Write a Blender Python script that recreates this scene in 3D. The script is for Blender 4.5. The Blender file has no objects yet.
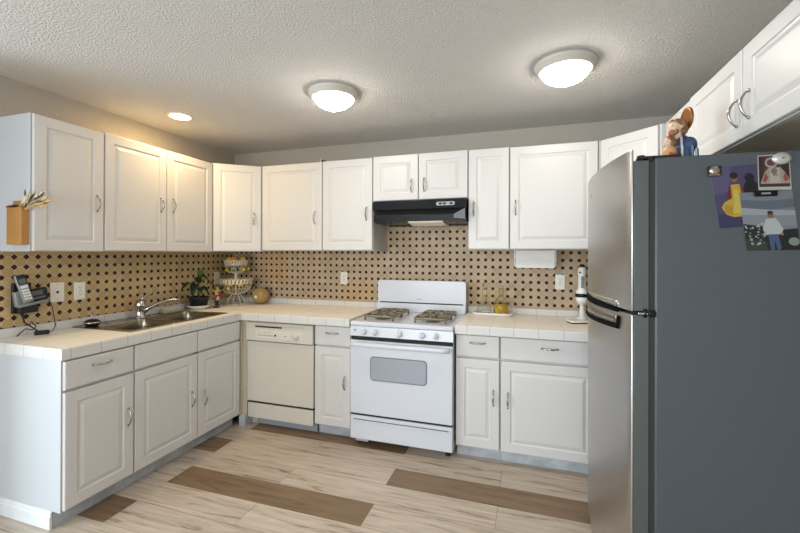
import bpy, bmesh, math, random
from mathutils import Vector, Matrix
random.seed(7)
PI = math.pi
R = math.radians
SC = bpy.context.scene
COL = SC.collection

# ------------------------------------------------------------------ camera
cam = bpy.data.cameras.new('camera'); camo = bpy.data.objects.new('camera', cam); COL.objects.link(camo)
cam.sensor_width = 36.0; cam.lens = 396.79 * 36 / 800; cam.shift_y = -(266.5 - 253.37) / 800
cam.clip_start = 0.05; cam.clip_end = 60
yaw, pit, rol = R(17.79), R(0.099), R(0.1376)
fw = Vector((-math.sin(yaw) * math.cos(pit), math.cos(yaw) * math.cos(pit), math.sin(pit)))
rt = Vector((math.cos(yaw), math.sin(yaw), 0)); up = rt.cross(fw)
r2 = rt * math.cos(rol) + up * math.sin(rol); u2 = up * math.cos(rol) - rt * math.sin(rol)
m = Matrix((r2, u2, -fw)).transposed().to_4x4(); m.translation = Vector((2.8338, -3.3223, 1.3943))
camo.matrix_world = m
SC.camera = camo

# ------------------------------------------------------------------ world, daylight, exposure
SC.view_settings.view_transform = 'Standard'; SC.view_settings.look = 'None'
SC.view_settings.gamma = 1; SC.view_settings.use_curve_mapping = False
SC.view_settings.exposure = 0.24
W = bpy.data.worlds.new('world'); SC.world = W; W.use_nodes = True
W.node_tree.nodes['Background'].inputs[0].default_value = (0.80, 0.90, 1.0, 1)
W.node_tree.nodes['Background'].inputs[1].default_value = 1.0

def area(name, loc, rot, sx, sy, power, color):
    l = bpy.data.lights.new(name, 'AREA'); l.shape = 'RECTANGLE'; l.size = sx; l.size_y = sy
    l.energy = power; l.color = color
    o = bpy.data.objects.new(name, l); COL.objects.link(o); o.location = loc; o.rotation_euler = rot
    return o
DAY_BACK = area('daylight_rear_window', (1.55, -6.42, 1.35), (R(90), 0, 0), 2.9, 2.0, 95, (0.88, 0.95, 1.0))
DAY_SIDE = area('daylight_side_window', (-1.42, -4.2, 1.35), (R(90), 0, R(-90)), 1.9, 1.7, 112, (0.74, 0.88, 1.0))

DOME_STRENGTH = 37.0
CAN_STRENGTH = 190.0

# ------------------------------------------------------------------ materials
def nmat(name):
    mt = bpy.data.materials.new(name); mt.use_nodes = True
    return mt, mt.node_tree, mt.node_tree.nodes['Principled BSDF']
def lin(c):
    return tuple(((v / 255) / 12.92 if v / 255 <= 0.04045 else ((v / 255 + 0.055) / 1.055) ** 2.4) for v in c)
def mat(name, rgb, rough=0.5, metal=0.0, bump=0.0, bscale=60, var=0.0, vscale=4, trans=0.0, coat=0.0, spec=None, detail=2):
    mt, nt, b = nmat(name)
    c = (*lin(rgb), 1)
    b.inputs['Base Color'].default_value = c
    b.inputs['Roughness'].default_value = rough; b.inputs['Metallic'].default_value = metal
    b.inputs['Transmission Weight'].default_value = trans
    b.inputs['Coat Weight'].default_value = coat
    if spec is not None: b.inputs['Specular IOR Level'].default_value = spec
    tc = nt.nodes.new('ShaderNodeTexCoord')
    if bump:
        n = nt.nodes.new('ShaderNodeTexNoise'); n.inputs['Scale'].default_value = bscale; n.inputs['Detail'].default_value = detail
        bp = nt.nodes.new('ShaderNodeBump'); bp.inputs['Strength'].default_value = bump; bp.inputs['Distance'].default_value = 0.004
        nt.links.new(tc.outputs['Object'], n.inputs['Vector']); nt.links.new(n.outputs['Fac'], bp.inputs['Height'])
        nt.links.new(bp.outputs['Normal'], b.inputs['Normal'])
    if var:
        n = nt.nodes.new('ShaderNodeTexNoise'); n.inputs['Scale'].default_value = vscale; n.inputs['Detail'].default_value = 3
        mr = nt.nodes.new('ShaderNodeMapRange'); mr.inputs[1].default_value = .3; mr.inputs[2].default_value = .7
        mr.inputs[3].default_value = 1 - var; mr.inputs[4].default_value = 1 + var
        hs = nt.nodes.new('ShaderNodeHueSaturation'); hs.inputs['Color'].default_value = c
        nt.links.new(tc.outputs['Object'], n.inputs['Vector']); nt.links.new(n.outputs['Fac'], mr.inputs[0])
        nt.links.new(mr.outputs[0], hs.inputs['Value']); nt.links.new(hs.outputs[0], b.inputs['Base Color'])
    return mt
def emis(name, rgb, strength, rough=.4):
    mt, nt, b = nmat(name)
    b.inputs['Base Color'].default_value = (*lin((240, 240, 235)), 1)
    b.inputs['Emission Color'].default_value = (*rgb, 1); b.inputs['Emission Strength'].default_value = strength
    b.inputs['Roughness'].default_value = rough
    return mt

class N:
    """small math-node builder"""
    def __init__(s, nt): s.nt = nt
    def m(s, op, a, b=None, c=None):
        n = s.nt.nodes.new('ShaderNodeMath'); n.operation = op
        for i, v in enumerate((a, b, c)):
            if v is None: continue
            if isinstance(v, (int, float)): n.inputs[i].default_value = v
            else: s.nt.links.new(v, n.inputs[i])
        return n.outputs[0]
    def mix(s, f, a, b):
        n = s.nt.nodes.new('ShaderNodeMix'); n.data_type = 'RGBA'
        s.nt.links.new(f, n.inputs[0])
        for k, v in ((6, a), (7, b)):
            if isinstance(v, tuple): n.inputs[k].default_value = (*v, 1) if len(v) == 3 else v
            else: s.nt.links.new(v, n.inputs[k])
        return n.outputs[2]

M = {}
M['white'] = mat('white_thermofoil', (208, 206, 203), .38)
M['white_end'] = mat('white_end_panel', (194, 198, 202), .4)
M['white_app'] = mat('white_enamel', (208, 211, 218), .22)
M['cream_app'] = mat('cream_appliance', (204, 198, 186), .35)
M['cream_dark'] = mat('cream_panel', (190, 180, 160), .4)
M['carcass'] = mat('cabinet_melamine', (196, 193, 188), .5)
M['under'] = mat('cabinet_underside', (214, 200, 176), .6)
M['toe'] = mat('toe_kick', (176, 180, 184), .6, var=.25, vscale=9)
M['baseb'] = mat('white_baseboard', (222, 226, 228), .4, var=.05, vscale=12)
M['chrome'] = mat('chrome', (200, 198, 194), .18, 1.0)
M['nickel'] = mat('brushed_nickel', (176, 172, 166), .25, 1.0)
M['steel'] = mat('brushed_steel', (184, 182, 180), .36, 1.0)
M['sinksteel'] = mat('sink_steel', (150, 142, 126), .24, 1.0)
M['fridge_side'] = mat('fridge_grey_side', (82, 88, 93), .42, .25, bump=.12, bscale=240)
M['door_side'] = mat('fridge_door_edge', (92, 98, 96), .4, .4)
M['gasket'] = mat('door_gasket', (48, 48, 44), .6)
M['black'] = mat('black_gloss', (9, 11, 17), .25, spec=.3)
M['blackm'] = mat('black_matte', (22, 22, 23), .55)
M['dark'] = mat('dark_gap', (34, 32, 30), .8)
M['iron'] = mat('cast_iron', (128, 120, 102), .38, .45, bump=.3, bscale=200)
M['ironpan'] = mat('burner_metal', (110, 104, 92), .4, .6)
M['plastic'] = mat('white_plastic', (232, 230, 224), .35)
M['plate'] = mat('wall_plate', (236, 232, 222), .3)
M['fanlens'] = mat('hood_lens', (240, 232, 212), .4)
M['greypl'] = mat('silver_plastic', (140, 142, 144), .35, .3)
M['screen'] = mat('phone_screen', (84, 104, 92), .2)
M['ovenglass'] = mat('oven_glass', (158, 164, 172), .12, .0, coat=.6)
M['glass'] = mat('clear_glass', (245, 248, 245), .03, trans=1.0)
M['glass'].node_tree.nodes['Principled BSDF'].inputs['IOR'].default_value = 1.16
M['oil'] = mat('cooking_oil', (236, 190, 60), .15, trans=.45)
M['ceramic'] = mat('white_ceramic', (235, 230, 216), .25)
M['leaf'] = mat('dark_leaf', (28, 52, 30), .4, var=.35, vscale=14)
M['leaf2'] = mat('young_leaf', (82, 112, 50), .45, var=.2, vscale=14)
M['lemon'] = mat('lemon_skin', (232, 196, 84), .45, bump=.2, bscale=160)
M['orange'] = mat('orange_skin', (226, 138, 52), .45, bump=.2, bscale=160)
M['melon'] = mat('melon_rind', (168, 140, 86), .75, bump=.6, bscale=90, var=.12, vscale=40, detail=6)
M['wire'] = mat('white_wire', (226, 216, 190), .4)
M['soil'] = mat('soil', (44, 34, 26), .9, bump=1, bscale=80)
M['boxwood'] = mat('brown_box_wood', (172, 124, 66), .55, bump=.15, bscale=60, var=.12, vscale=7)
M['boxin'] = mat('box_inside', (112, 66, 36), .7)
M['wheat'] = mat('dried_wheat', (196, 160, 98), .75)
M['wheatl'] = mat('dried_wheat_pale', (214, 200, 172), .75)
M['wheatd'] = mat('dried_stalk_dark', (96, 78, 60), .8)
M['skin'] = mat('painted_skin', (222, 186, 158), .5)
M['hair'] = mat('painted_brown_hair', (138, 100, 64), .6, bump=1.0, bscale=70, var=.5, vscale=45)
M['robe'] = mat('painted_blue_robe', (48, 68, 100), .5, var=.2, vscale=20)
M['robeedge'] = mat('painted_pale_trim', (214, 216, 214), .5)
M['tunic'] = mat('painted_tunic', (204, 150, 106), .55, var=.2, vscale=25)
M['red'] = mat('painted_red', (170, 46, 36), .5)
M['halo'] = mat('gilded_halo', (140, 86, 30), .4, .4, var=.2, vscale=20)
M['grey'] = mat('light_ring', (196, 190, 180), .4)
M['wall'] = None

def wall_mat(name, rgb, scale=85, strength=.45, dist=.005):
    mt, nt, b = nmat(name)
    b.inputs['Base Color'].default_value = (*lin(rgb), 1); b.inputs['Roughness'].default_value = .85
    tc = nt.nodes.new('ShaderNodeTexCoord')
    n = nt.nodes.new('ShaderNodeTexNoise'); n.inputs['Scale'].default_value = scale; n.inputs['Detail'].default_value = 3; n.inputs['Roughness'].default_value = .6
    cr = nt.nodes.new('ShaderNodeMapRange'); cr.inputs[1].default_value = .42; cr.inputs[2].default_value = .66
    bp = nt.nodes.new('ShaderNodeBump'); bp.inputs['Strength'].default_value = strength; bp.inputs['Distance'].default_value = dist
    nt.links.new(tc.outputs['Object'], n.inputs['Vector']); nt.links.new(n.outputs['Fac'], cr.inputs[0])
    nt.links.new(cr.outputs[0], bp.inputs['Height']); nt.links.new(bp.outputs['Normal'], b.inputs['Normal'])
    return mt
M['wall'] = wall_mat('wall_paint', (172, 166, 156))
M['ceil'] = wall_mat('ceiling_texture', (216, 213, 208), 95, .7, .007)

def backsplash_mat(name, axis, u0, z0, p=0.0588, c0=(182, 160, 130), c1=(200, 178, 148)):
    mt, nt, b = nmat(name); q = N(nt)
    tc = nt.nodes.new('ShaderNodeTexCoord'); sp = nt.nodes.new('ShaderNodeSeparateXYZ')
    nt.links.new(tc.outputs['Object'], sp.inputs[0])
    u = q.m('DIVIDE', q.m('SUBTRACT', sp.outputs[axis], u0), p); v = q.m('DIVIDE', q.m('SUBTRACT', sp.outputs['Z'], z0), p)
    ru = q.m('ROUND', u); rv = q.m('ROUND', v)
    fu = q.m('ABSOLUTE', q.m('SUBTRACT', u, ru)); fv = q.m('ABSOLUTE', q.m('SUBTRACT', v, rv))
    s = q.m('ADD', fu, fv)
    dia = q.m('LESS_THAN', s, .30)
    ring = q.m('LESS_THAN', s, .335)
    g = q.m('LESS_THAN', q.m('MINIMUM', fu, fv), .020)
    grout = q.m('MINIMUM', q.m('ADD', ring, g), 1)
    # each octagon its own tone; each 12 inch sheet its own tone too
    cx = nt.nodes.new('ShaderNodeCombineXYZ'); nt.links.new(q.m('FLOOR', u), cx.inputs[0]); nt.links.new(q.m('FLOOR', v), cx.inputs[1])
    wn = nt.nodes.new('ShaderNodeTexWhiteNoise'); nt.links.new(cx.outputs[0], wn.inputs['Vector'])
    cx2 = nt.nodes.new('ShaderNodeCombineXYZ')
    nt.links.new(q.m('FLOOR', q.m('DIVIDE', u, 5.0)), cx2.inputs[0]); nt.links.new(q.m('FLOOR', q.m('DIVIDE', v, 5.0)), cx2.inputs[1])
    wn2 = nt.nodes.new('ShaderNodeTexWhiteNoise'); nt.links.new(cx2.outputs[0], wn2.inputs['Vector'])
    no = nt.nodes.new('ShaderNodeTexNoise'); no.inputs['Scale'].default_value = 30; no.inputs['Detail'].default_value = 4
    nt.links.new(tc.outputs['Object'], no.inputs['Vector'])
    base = q.mix(wn.outputs['Value'], lin(c0), lin(c1))
    base = q.mix(q.m('MULTIPLY', q.m('GREATER_THAN', wn2.outputs['Value'], .84), .5), base, lin((200, 156, 88)))
    base = q.mix(q.m('MULTIPLY', no.outputs['Fac'], .35), base, lin((152, 128, 96)))
    c = q.mix(grout, base, lin((216, 206, 188)))
    c = q.mix(dia, c, lin((70, 30, 14)))
    nt.links.new(c, b.inputs['Base Color'])
    rr = q.m('ADD', q.m('MULTIPLY', grout, .3), .42); b.inputs['Specular IOR Level'].default_value = .25; nt.links.new(rr, b.inputs['Roughness'])
    bp = nt.nodes.new('ShaderNodeBump'); bp.inputs['Strength'].default_value = .25; bp.inputs['Distance'].default_value = .002
    nt.links.new(q.m('SUBTRACT', 1, q.m('SUBTRACT', grout, dia)), bp.inputs['Height']); nt.links.new(bp.outputs['Normal'], b.inputs['Normal'])
    return mt
M['tile_back'] = backsplash_mat('mosaic_tile_back', 'X', 2.096, 1.407)
M['tile_left_warmlit'] = backsplash_mat('mosaic_tile_left_warmlit', 'Y', -1.642, 1.372, c0=(186, 160, 112), c1=(204, 178, 128))  # same mosaic as the back wall; warm light painted in as yellower tile tones

def counter_mat(name, axes, off, p=.1505, rgb=(242, 236, 224), grgb=(226, 220, 208)):
    mt, nt, b = nmat(name); q = N(nt)
    tc = nt.nodes.new('ShaderNodeTexCoord'); sp = nt.nodes.new('ShaderNodeSeparateXYZ')
    nt.links.new(tc.outputs['Object'], sp.inputs[0])
    tot = None
    for a, o in zip(axes, off):
        u = q.m('DIVIDE', q.m('SUBTRACT', sp.outputs[a], o), p)
        f = q.m('ABSOLUTE', q.m('SUBTRACT', u, q.m('ROUND', u)))
        l = q.m('LESS_THAN', f, .013)
        tot = l if tot is None else q.m('MAXIMUM', tot, l)
    no = nt.nodes.new('ShaderNodeTexNoise'); no.inputs['Scale'].default_value = 7; no.inputs['Detail'].default_value = 5
    nt.links.new(tc.outputs['Object'], no.inputs['Vector'])
    base = q.mix(q.m('MULTIPLY', no.outputs['Fac'], .5), lin(rgb), lin(tuple(int(v * .96) for v in rgb)))
    nt.links.new(q.mix(tot, base, lin(grgb)), b.inputs['Base Color'])
    nt.links.new(q.m('ADD', .38, q.m('MULTIPLY', tot, .4)), b.inputs['Roughness'])
    b.inputs['Specular IOR Level'].default_value = .3
    n2 = nt.nodes.new('ShaderNodeTexNoise'); n2.inputs['Scale'].default_value = 45; nt.links.new(tc.outputs['Object'], n2.inputs['Vector'])
    bp = nt.nodes.new('ShaderNodeBump'); bp.inputs['Strength'].default_value = .22; bp.inputs['Distance'].default_value = .003
    nt.links.new(q.m('SUBTRACT', q.m('MULTIPLY', n2.outputs['Fac'], .6), tot), bp.inputs['Height']); nt.links.new(bp.outputs['Normal'], b.inputs['Normal'])
    return mt
M['ct_top'] = counter_mat('counter_tile_top', ('X', 'Y'), (2.45, -.658))
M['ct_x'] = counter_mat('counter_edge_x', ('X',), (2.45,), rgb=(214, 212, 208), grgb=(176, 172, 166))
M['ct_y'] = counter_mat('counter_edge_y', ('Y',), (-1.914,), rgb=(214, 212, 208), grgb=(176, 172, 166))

def plank_mat(name, a, c2, streak):
    mt, nt, b = nmat(name); q = N(nt)
    tc = nt.nodes.new('ShaderNodeTexCoord')
    at = nt.nodes.new('ShaderNodeAttribute'); at.attribute_name = 'plank'
    mp = nt.nodes.new('ShaderNodeMapping'); mp.inputs['Scale'].default_value = (1.3, 15, 1)
    ad = nt.nodes.new('ShaderNodeVectorMath'); ad.operation = 'ADD'
    sc = nt.nodes.new('ShaderNodeVectorMath'); sc.operation = 'SCALE'; sc.inputs['Scale'].default_value = 37
    nt.links.new(at.outputs['Vector'], sc.inputs[0]); nt.links.new(tc.outputs['Object'], ad.inputs[0]); nt.links.new(sc.outputs[0], ad.inputs[1])
    nt.links.new(ad.outputs[0], mp.inputs['Vector'])
    n1 = nt.nodes.new('ShaderNodeTexNoise'); n1.inputs['Scale'].default_value = 2.2; n1.inputs['Detail'].default_value = 7; n1.inputs['Roughness'].default_value = .62; n1.inputs['Distortion'].default_value = .7
    nt.links.new(mp.outputs[0], n1.inputs['Vector'])
    r = nt.nodes.new('ShaderNodeValToRGB'); e = r.color_ramp.elements
    e[0].position = .30; e[0].color = (*lin(streak), 1); e[1].position = .62; e[1].color = (*lin(c2), 1)
    k = e.new(.43); k.color = (*lin(a), 1)
    nt.links.new(n1.outputs['Fac'], r.inputs[0])
    hs = nt.nodes.new('ShaderNodeHueSaturation')
    nt.links.new(r.outputs[0], hs.inputs['Color'])
    nt.links.new(q.m('ADD', .87, q.m('MULTIPLY', at.outputs['Fac'], .25)), hs.inputs['Value'])
    nt.links.new(hs.outputs[0], b.inputs['Base Color'])
    b.inputs['Roughness'].default_value = .42
    return mt
M['plank'] = plank_mat('pale_plank', (178, 162, 145), (196, 181, 165), (124, 107, 92))
M['plankd'] = plank_mat('brown_plank', (122, 98, 72), (134, 110, 82), (92, 70, 48))

# ------------------------------------------------------------------ mesh builder
class MB:
    def __init__(s): s.bm = bmesh.new(); s.mi = 0; s.mats = []
    def use(s, mt):
        if mt not in s.mats: s.mats.append(mt)
        s.mi = s.mats.index(mt); return s
    def _f(s, vs, smooth=False):
        try: f = s.bm.faces.new(vs)
        except ValueError: return None
        f.material_index = s.mi; f.smooth = smooth; return f
    def box(s, x0, y0, z0, x1, y1, z1, bev=0.0, seg=2, mtx=None):
        x0, x1 = min(x0, x1), max(x0, x1); y0, y1 = min(y0, y1), max(y0, y1); z0, z1 = min(z0, z1), max(z0, z1)
        c = [(x, y, z) for z in (z0, z1) for y in (y0, y1) for x in (x0, x1)]
        v = [s.bm.verts.new((mtx @ Vector(p)) if mtx else p) for p in c]
        fs = [s._f([v[i] for i in q]) for q in ((0, 2, 3, 1), (4, 5, 7, 6), (0, 1, 5, 4), (2, 6, 7, 3), (0, 4, 6, 2), (1, 3, 7, 5))]
        if bev > 0:
            es = {e for f in fs for e in f.edges}
            r = bmesh.ops.bevel(s.bm, geom=list(es), offset=bev, segments=seg, profile=.5, affect='EDGES', material=-1)
            for f in r['faces']: f.smooth = True
        return s
    def prism(s, poly, h0, h1, axis='z', smooth=False):
        """extrude a 2D polygon along an axis"""
        def P(a, b, h): return {'z': (a, b, h), 'y': (a, h, b), 'x': (h, a, b)}[axis]
        lo = [s.bm.verts.new(P(a, b, h0)) for a, b in poly]; hi = [s.bm.verts.new(P(a, b, h1)) for a, b in poly]
        n = len(poly)
        s._f(lo[::-1]); s._f(hi)
        for i in range(n): s._f([lo[i], lo[(i + 1) % n], hi[(i + 1) % n], hi[i]], smooth)
        return s
    def tube(s, pts, r, seg=8, closed=False, flat=1.0):
        pts = [Vector(p) for p in pts]; n = len(pts); rings = []
        rr = r if isinstance(r, (list, tuple)) else [r] * n
        prev = None
        for i, p in enumerate(pts):
            a = pts[(i - 1) % n] if (closed or i > 0) else p; b = pts[(i + 1) % n] if (closed or i < n - 1) else p
            t = (b - a).normalized()
            if prev is None:
                ref = Vector((0, 0, 1)) if abs(t.z) < .9 else Vector((1, 0, 0)); nx = t.cross(ref).normalized()
            else:
                nx = (prev - t * prev.dot(t))
                nx = nx.normalized() if nx.length > 1e-6 else t.orthogonal().normalized()
            prev = nx; ny = t.cross(nx)
            rings.append([s.bm.verts.new(p + nx * rr[i] * math.cos(2 * PI * k / seg) + ny * rr[i] * flat * math.sin(2 * PI * k / seg)) for k in range(seg)])
        for i in range(n if closed else n - 1):
            A, B = rings[i], rings[(i + 1) % n]
            for k in range(seg): s._f([A[k], A[(k + 1) % seg], B[(k + 1) % seg], B[k]], True)
        if not closed: s._f(rings[0][::-1]); s._f(rings[-1])
        return s
    def lathe(s, prof, seg=32, mtx=None, sharp=False):
        """profile of (r, z) turned about z"""
        rings = []
        for r, z in prof:
            if r < 1e-6: ps = [(0, 0, z)]
            else: ps = [(r * math.cos(2 * PI * k / seg), r * math.sin(2 * PI * k / seg), z) for k in range(seg)]
            rings.append([s.bm.verts.new((mtx @ Vector(p)) if mtx else p) for p in ps])
        for A, B in zip(rings, rings[1:]):
            for k in range(seg):
                j = (k + 1) % seg
                if len(A) == 1 and len(B) == 1: continue
                if len(A) == 1: s._f([A[0], B[k], B[j]], not sharp)
                elif len(B) == 1: s._f([A[k], A[j], B[0]], not sharp)
                else: s._f([A[k], A[j], B[j], B[k]], not sharp)
        return s
    def cyl(s, p0, p1, r, seg=16, r1=None):
        p0, p1 = Vector(p0), Vector(p1); d = p1 - p0; L = d.length
        q = Vector((0, 0, 1)).rotation_difference(d.normalized()).to_matrix().to_4x4(); q.translation = p0
        b = min(.0015, r * .2)
        r1 = r if r1 is None else r1
        return s.lathe([(0, 0), (r - b, 0), (r, b), (r1, L - b), (r1 - b, L), (0, L)], seg, q)
    def sphere(s, c, r, seg=16, rings=10, sc=(1, 1, 1), rot=None):
        q = Matrix.Translation(Vector(c)) @ (rot if rot else Matrix.Identity(4)) @ Matrix.Diagonal((r * sc[0], r * sc[1], r * sc[2], 1))
        return s.lathe([(math.sin(PI * i / rings), -math.cos(PI * i / rings)) for i in range(rings + 1)], seg, q)
    def poly(s, pts):
        return s._f([s.bm.verts.new(p) for p in pts])
    def build(s, name, mt=None, parent=None, loc=None, normals=True):
        if mt is not None and not s.mats: s.mats = [mt]
        if normals: bmesh.ops.recalc_face_normals(s.bm, faces=s.bm.faces)
        me = bpy.data.meshes.new(name); s.bm.to_mesh(me); s.bm.free()
        for x in s.mats: me.materials.append(x)
        o = bpy.data.objects.new(name, me); COL.objects.link(o)
        if parent: o.parent = parent
        if loc: o.location = loc
        return o
def tag(o, label, cat, group=None):
    o['label'] = label; o['category'] = cat
    if group: o['group'] = group
    return o
def thing(name, label, cat, loc=(0, 0, 0), rz=0.0, group=None):
    o = bpy.data.objects.new(name, None); o.empty_display_size = .05; COL.objects.link(o)
    o.location = loc; o.rotation_euler = (0, 0, rz)
    return tag(o, label, cat, group)
def struct(o, label=None):
    o['kind'] = 'structure'
    if label: o['label'] = label
    return o

# ------------------------------------------------------------------ the room
CZ = 2.40; XR = 3.905; YF = -6.4
# floor: rows of planks 192 mm wide, each plank its own face
mb = MB(); seam = mat('plank_seam', (112, 92, 72), .7)
mb.use(seam).box(-1.5, YF, -.06, XR + .1, .1, -.0012)
mb.use(M['plank']); mb.use(M['plankd'])
PW, PL = .192, 1.28
fl = mb.bm; lay = fl.faces.layers.float.new('plank')
darks = {(0, 0), (2, 1), (4, 0), (2, -1), (2, 0 - 1), (6, -1)}
for row in range(-4, 31):
    y1 = -.49 - .192 * row + .002; y0 = y1 - PW       # row 0 is -.49 .. -.68
    off = .742 if row % 2 == 0 else 1.40
    for k in range(-3, 4):
        x0 = off + k * PL; x1 = x0 + PL
        x0c, x1c = max(x0, -1.5), min(x1, XR + .1)
        if x1c - x0c < .02: continue
        y1c, y0c = min(y1, .1), max(y0, YF)
        if y1c - y0c < .02: continue
        d = (row, k) in darks
        mb.use(M['plankd'] if d else M['plank'])
        g = .0009
        f = mb.poly([(x0c + g, y0c + g, 0), (x1c - g, y0c + g, 0), (x1c - g, y1c - g, 0), (x0c + g, y1c - g, 0)])
        f[lay] = random.random()
struct(mb.build('floor', normals=False), 'pale wood plank floor with a few brown planks')
mb = MB(); mb.box(-1.5, YF - .1, CZ, XR + .1, .1, CZ + .1); struct(mb.build('ceiling', M['ceil']))
mb = MB(); mb.box(-1.5, 0, -.06, XR + .1, .1, CZ); struct(mb.build('wall_back', M['wall']))
mb = MB(); mb.box(XR, YF, -.06, XR + .1, 0, CZ); struct(mb.build('wall_right', M['wall']))
# left wall runs a little past the cabinets, then the room opens to a side area with a window
mb = MB(); mb.box(-.1, -2.35, -.06, 0, 0, CZ); struct(mb.build('wall_left', M['wall']))
mb = MB(); mb.box(-1.5, -2.35, -.06, -.1, -2.25, CZ); struct(mb.build('wall_left_return', M['wall']))
mb = MB()
for b in ((-1.5, YF, 0, -1.4, -2.35, .45), (-1.5, YF, 2.25, -1.4, -2.35, CZ), (-1.5, YF, .45, -1.4, -5.2, 2.25), (-1.5, -3.2, .45, -1.4, -2.35, 2.25)): mb.box(*b)
struct(mb.build('wall_side', M['wall']))
mb = MB()
for b in ((-1.5, YF - .1, 0, XR + .1, YF, .3), (-1.5, YF - .1, 2.4, XR + .1, YF, CZ), (-1.5, YF - .1, .3, .05, YF, 2.4), (3.05, YF - .1, .3, XR + .1, YF, 2.4)): mb.box(*b)
struct(mb.build('wall_front', M['wall']))
mb = MB()
for x in (.05, 1.53, 3.0): mb.box(x, YF - .08, .3, x + .05, YF - .03, 2.38)
for z in (.3, 2.34): mb.box(.05, YF - .08, z, 3.05, YF - .03, z + .05)
struct(mb.build('window_1', M['plastic']))
# mosaic tile between counters and wall cabinets
mb = MB(); mb.box(.0075, -.0075, .9655, XR - .001, 0, 1.66); struct(mb.build('trim_1', M['tile_back']), 'beige octagon and dot mosaic tile backsplash on the back wall')
mb = MB(); mb.box(0, -2.30, .9655, .0075, -.0080, 1.45); struct(mb.build('trim_2', M['tile_left_warmlit']), 'beige octagon and dot mosaic tile backsplash on the left wall')

# ------------------------------------------------------------------ cabinet parts
def panel_mb(x0, z0, w, h, t=.019, raised=True, inset=.058):
    """routed door: local x right, z up, front toward -y, back at y=0"""
    b = MB()
    if raised:
        prof = [(0, 0), (0, -t + .005), (.0015, -t + .0015), (.005, -t), (inset, -t), (inset + .004, -t + .0055), (inset + .010, -t + .0065), (inset + .014, -t + .0055), (inset + .030, -t + .0005), (inset + .034, -t)]
    else:
        prof = [(0, 0), (0, -t + .006), (.002, -t + .002), (.007, -t)]
    loops = []
    for i, d in prof:
        loops.append([b.bm.verts.new(p) for p in ((x0 + i, d, z0 + i), (x0 + w - i, d, z0 + i), (x0 + w - i, d, z0 + h - i), (x0 + i, d, z0 + h - i))])
    b._f(loops[0])
    for A, B in zip(loops, loops[1:]):
        for k in range(4): b._f([A[k], A[(k + 1) % 4], B[(k + 1) % 4], B[k]])
    b._f(loops[-1])
    return b
def handle(parent, x, z, y=-.019, vert=True, L=.098):
    b = MB(); pts = []; rad = []
    n = 12
    for i in range(n + 1):
        t = i / n; s = (t - .5) * L
        o = y - .004 - .024 * math.sin(PI * t) ** .75
        pts.append((x, o, z + s) if vert else (x + s, o, z)); rad.append(.0032 + .0022 * math.sin(PI * t))
    b.tube(pts, rad, 8)
    for e in (-1, 1):
        s = e * L / 2
        p = (x, y, z + s) if vert else (x + s, y, z)
        q = (x, y - .007, z + s) if vert else (x + s, y - .007, z)
        b.cyl(p, q, .0062, 10)
    return b.build('handle', M['nickel'], parent)
def put_door(parent, x0, z0, w, h, hx=None, hz=None, name='door', raised=True, inset=.058, vert=True, L=.098):
    d = panel_mb(x0, z0, w, h, raised=raised, inset=inset).build(name, M['white'], parent)
    if hx is not None: handle(d, hx, hz, vert=vert, L=L)
    return d
def wall_cabinet(label, loc, rz, w, z0, z1, d, doors, under='carcass', left_end=0):
    """loc = left end of the carcass front (world xy); doors = (x0, x1, handle x, handle z) world z"""
    c = thing('wall_cabinet', label, 'cabinet', (loc[0], loc[1], z0), rz)
    h = z1 - z0; b = MB()
    b.use(M['carcass'])
    b.box(0, 0.001, 0, .018, d, h); b.box(w - .018, .001, 0, w, d, h)
    b.box(.018, .001, h - .018, w - .018, d, h); b.box(.018, d - .006, 0.02, w - .018, d, h - .018)
    b.box(.018, .001, 0, w - .018, .02, .035); b.box(.018, .001, h - .04, w - .018, .02, h - .018)
    b.use(M[under]).box(.018, .02, .014, w - .018, d - .006, .028)
    b.build('carcass', None, c)
    for x0, x1, hx, hz in doors:
        put_door(c, x0, .004, x1 - x0, h - .008, hx, None if hz is None else hz - z0)
    return c

UB, UT = 1.413, 2.167
# left wall (front faces +x): local x runs toward the back wall
XU = .288 - .019
A = wall_cabinet('white wall cabinet nearest the camera on the left wall, dried wheat box on its side', (XU, -1.8855), R(90), .3795, 1.404, 2.158, XU - .002, [(.003, .3765, .3345, 1.704)])
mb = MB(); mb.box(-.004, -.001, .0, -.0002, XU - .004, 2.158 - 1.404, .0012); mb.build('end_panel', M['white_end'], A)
wall_cabinet('white double-door wall cabinet over the sink', (XU, -1.5045), R(90), .9065, 1.407, 2.165, XU - .002, [(.003, .4535, .4055, 1.748), (.4585, .9035, .5085, 1.753)])
# diagonal corner, left
ang = math.atan2(.238, .310)
def corner_cabinet(label, poly, z0, z1, fl, fr, hx=None, hz=None):
    d = Vector((fr[0] - fl[0], fr[1] - fl[1])); L = d.length; a = math.atan2(d.y, d.x)
    c = thing('corner_wall_cabinet', label, 'cabinet', (fl[0], fl[1], z0), a)
    inv = Matrix.Rotation(-a, 2)
    pl = [inv @ (Vector(p) - Vector(fl)) for p in poly]
    MB().prism([(p.x, p.y) for p in pl], .0, z1 - z0).build('carcass', M['carcass'], c)
    put_door(c, .012, .004, L - .024, z1 - z0 - .008, hx, None if hz is None else hz - z0)
    return c
fl_, fr_ = (.2750, -.5945), (.5945, -.3420)
corner_cabinet('white diagonal corner wall cabinet above the fruit basket', [fl_, fr_, (.5945, -.002), (.002, -.002), (.002, -.5945), (.2600, -.5945)], UB, UT, fl_, fr_, .335, 1.703)
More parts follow.
